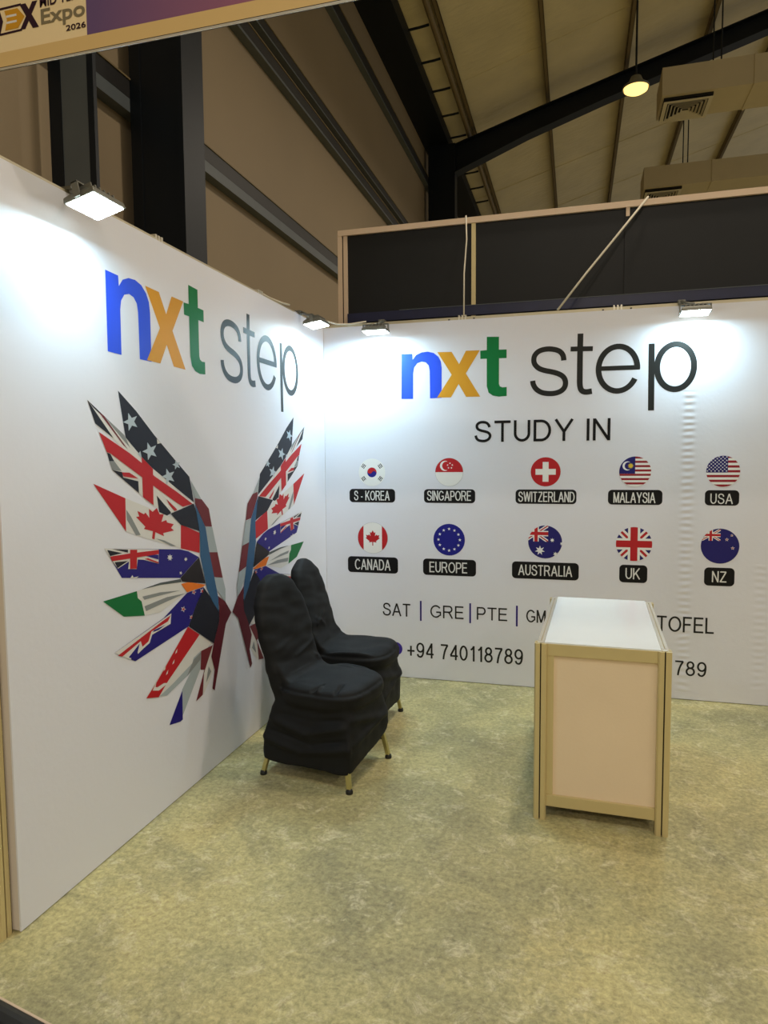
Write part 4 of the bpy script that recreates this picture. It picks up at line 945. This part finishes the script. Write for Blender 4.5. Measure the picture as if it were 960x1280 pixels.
# ------------------------------------------------------------------ covered banquet chairs
def se(cx, cy, hx_, hy_, e, n, z, zf=None):
    out = []
    for k in range(n):
        a = 2 * PI * k / n; c, s = math.cos(a), math.sin(a)
        x = cx + hx_ * math.copysign(abs(c) ** e, c); y = cy + hy_ * math.copysign(abs(s) ** e, s)
        out.append((x, y, z if zf is None else zf(x, y)))
    return out
def seg_d(p, a, b):
    ab = b - a; t = max(0, min(1, (p - a).dot(ab) / ab.length_squared)); q = a + ab * t
    return (p - q).length, t
def chair_cover(folds, hem, seed):
    bm = bmesh.new(); n = 64
    bf, bk, fn, ff = hem       # hem heights: back near, back far, front near, front far
    def hz(x, y):
        u = max(0, min(1, (x + 0.26) / 0.52)); v = max(0, min(1, (y + 0.22) / 0.44))
        return (bf * (1 - v) + bk * v) * (1 - u) + (fn * (1 - v) + ff * v) * u
    skirt = [se(0.006, 0, 0.254, 0.230, .20, n, 0, hz), se(0.012, 0, 0.252, 0.227, .15, n, 0.20), se(0.022, 0, 0.234, 0.213, .22, n, 0.31),
             se(0.025, 0, 0.226, 0.208, .30, n, 0.37), se(0.028, 0, 0.220, 0.200, .40, n, 0.42)]
    loft(bm, skirt)
    cx, ax, ay = 0.048, 0.232, 0.232
    loft(bm, [se(cx, 0, ax * s, ay * s, .62, n, z) for z, s in ((.372, .93), (.388, .985), (.41, 1.0), (.432, .995), (.452, .96), (.466, .90), (.474, .80), (.478, .6))])
    rings = []
    for k in range(24):
        z = 0.36 + (0.972 - 0.36) * k / 23
        if z < 0.70: w = 0.196 + 0.020 * min(1, (z - 0.36) / 0.3)
        else: w = 0.216 * math.sqrt(max(0.0, 1 - ((z - 0.70) / 0.2725) ** 2)) ** 0.9
        w = max(w, 0.035); th = 0.042 * (1.0 if z < 0.9 else max(0.35, 1 - (z - 0.9) * 6))
        x = -0.165 - 0.255 * (z - 0.42)
        rings.append(se(x, 0, th, w, .55, n, z))
    loft(bm, rings)
    extr(bm, [(-0.19, 0.44), (-0.07, 0.462), (-0.120, 0.492), (-0.172, 0.575)], 1, -0.185, 0.185)
    me = bpy.data.meshes.new('tmp'); bm.to_mesh(me); bm.free()
    o = bpy.data.objects.new('tmp', me); COL.objects.link(o)
    md = o.modifiers.new('r', 'REMESH'); md.mode = 'VOXEL'; md.voxel_size = 0.0065; md.use_smooth_shade = True
    ms = o.modifiers.new('s', 'SMOOTH'); ms.factor = 0.6; ms.iterations = 10
    bpy.context.view_layer.update()
    out = bpy.data.meshes.new_from_object(o.evaluated_get(bpy.context.evaluated_depsgraph_get()))
    bpy.data.objects.remove(o); bpy.data.meshes.remove(me)
    F = [(Vector(a), Vector(b), w, amp) for a, b, w, amp in folds]
    nrm = [v.normal.copy() for v in out.vertices]
    off = Vector((seed * 3.1, seed * 1.7, 0))
    for v, nn in zip(out.vertices, nrm):
        p = v.co.copy(); d = 0.0
        for a, b, w, amp in F:
            if (p - (a + b) * 0.5).length > (b - a).length * 0.5 + 3 * w: continue
            dist, tt = seg_d(p, a, b); e = math.exp(-(dist / w) ** 2)
            d += 1.7 * amp * e * (0.35 + 0.65 * math.sin(PI * min(1, max(0, tt * 0.9 + 0.05))))
        q = p + off
        d += 0.0060 * noise.noise(Vector((q.x * 9, q.y * 9, q.z * 15)))
        if 0.13 < p.z < 0.36: d += 0.010 * min(1, (p.z - 0.13) * 12) * noise.noise(Vector((q.x * 11, q.y * 11, q.z * 5))) * min(1, (0.36 - p.z) * 8)
        if p.z > 0.5: d += 0.0055 * noise.noise(Vector((q.x * 8, q.y * 7 + q.z * 9, q.z * 22)))
        v.co = p + nn * d
    for p in out.polygons: p.use_smooth = True
    out.materials.clear()
    return out
def banquet_chair(label, loc, rz, folds, hem, seed):
    t = thing('banquet_chair', label, 'chair', loc, rz, 'covered banquet chairs by the left wall')
    me = chair_cover(folds, hem, seed); me.name = 'fabric_cover'
    link('fabric_cover', me, M['cover'], t)
    for sx in (-1, 1):
        for sy in (-1, 1):
            bm = bmesh.new(); fx, fy = (0.252 if sx > 0 else -0.235), sy * 0.214; ux, uy = sx * 0.165 + 0.02, sy * 0.155; a = 0.0105
            loft(bm, [[(x + dx * a, y + dy * a, z) for dx, dy in ((-1, -1), (1, -1), (1, 1), (-1, 1))] for x, y, z in ((fx, fy, 0.012), (ux, uy, 0.39))])
            leg = obj('leg', bm, M['brass'], t, bevel=0.002)
            bm = bmesh.new(); lathe(bm, [(0.017, 0.0), (0.0175, 0.010), (0.014, 0.020), (0.012, 0.022)], 14, (fx, fy, 0)); obj('foot_cap', bm, M['rubber'], leg, smooth=True)
    return t
def rim(z, k, w, amp, a0=-150, a1=20, m=14):        # a fold that follows the cushion's rim
    P = [(0.048 + 0.232 * k * math.copysign(abs(math.cos(a)) ** .62, math.cos(a)), 0.232 * k * math.copysign(abs(math.sin(a)) ** .62, math.sin(a)), z)
         for a in [math.radians(a0 + (a1 - a0) * q / m) for q in range(m + 1)]]
    return [(a, b, w, amp) for a, b in zip(P, P[1:])]
common = rim(.452, .975, .008, -.0035) + rim(.436, 1.0, .010, .003) + [
          ((-.2, -.215, .30), (.02, -.225, .250), .020, .011), ((.02, -.225, .250), (.25, -.215, .31), .020, .011),
          ((-.20, -.22, .335), (.04, -.225, .315), .010, -.007), ((.04, -.225, .315), (.24, -.21, .345), .010, -.007),
          ((-.23, -.225, .20), (.0, -.235, .160), .018, .010), ((.0, -.235, .160), (.26, -.225, .21), .018, .009),
          ((-.22, -.225, .245), (.05, -.23, .205), .010, -.006), ((.05, -.23, .205), (.25, -.22, .25), .010, -.006),
          ((.255, -.2, .34), (.255, .18, .25), .020, .010), ((.262, -.18, .22), (.262, .2, .28), .020, .010), ((.262, -.225, .11), (.25, -.21, .34), .014, .010),
          ((-.22, -.2, .34), (-.22, .2, .30), .02, .006), ((-.05, .22, .3), (.2, .22, .2), .02, .007)]
near = common + [((-.215, -.16, .90), (-.225, .06, .925), .012, .008), ((-.21, -.18, .865), (-.21, .10, .90), .012, .008), ((-.20, -.15, .83), (-.20, .02, .845), .012, .006),
        ((-.18, -.13, .70), (-.17, .14, .765), .014, .008), ((-.17, -.16, .625), (-.165, .08, .68), .014, .007), ((-.165, -.02, .56), (-.165, .17, .60), .012, .006),
        ((.05, -.225, .462), (.075, -.14, .482), .008, -.011), ((.085, -.22, .462), (.075, -.15, .482), .006, .007), ((.175, -.20, .462), (.165, -.11, .482), .008, -.011),
        ((-.12, .20, .50), (.06, .17, .482), .012, .010), ((-.1, .21, .47), (.14, .2, .475), .010, .010), ((-.16, .14, .53), (-.02, .2, .49), .010, .008),
        ((-.245, -.1, .935), (-.245, .1, .94), .010, .006)]
far = common + [((-.12, -.21, .49), (.10, -.19, .486), .010, .011), ((-.14, -.20, .52), (.06, -.16, .487), .009, .009), ((-.10, -.22, .462), (.2, -.20, .466), .010, .010),
        ((-.22, .05, .92), (-.20, .19, .88), .010, .008), ((-.21, .07, .88), (-.19, .2, .84), .010, .006), ((-.17, -.1, .60), (-.17, .15, .72), .014, .008), ((-.165, -.18, .68), (-.165, .0, .58), .014, .007)]
banquet_chair('nearer black-covered banquet chair, its back overlapping the other chair', (0.540, -1.490, 0), T_(-10), near, (.080, .10, .082, .165), 1)
banquet_chair('farther black-covered banquet chair, next to the inner corner', (0.470, -0.868, 0), T_(0), far, (.085, .085, .12, .085), 5)

# ------------------------------------------------------------------ cable cover on the floor at the booth front
bm = bmesh.new()
pf = [(-0.055, 0.0), (-0.050, 0.008), (-0.030, 0.020), (-0.012, 0.026), (0.012, 0.026), (0.030, 0.020), (0.050, 0.008), (0.055, 0.0)]
extr(bm, pf, 0, -0.55, 0.62)
t = thing('cable_cover', 'black rubber cable cover on the floor at the lower left corner', 'cable cover', (0.20, -3.245, 0), T_(-11))
obj('strip', bm, M['rubber'], t)
obj('edge_line', B(-0.55, 0.62, 0.055, 0.062, 0, 0.004), M['timber'], t)
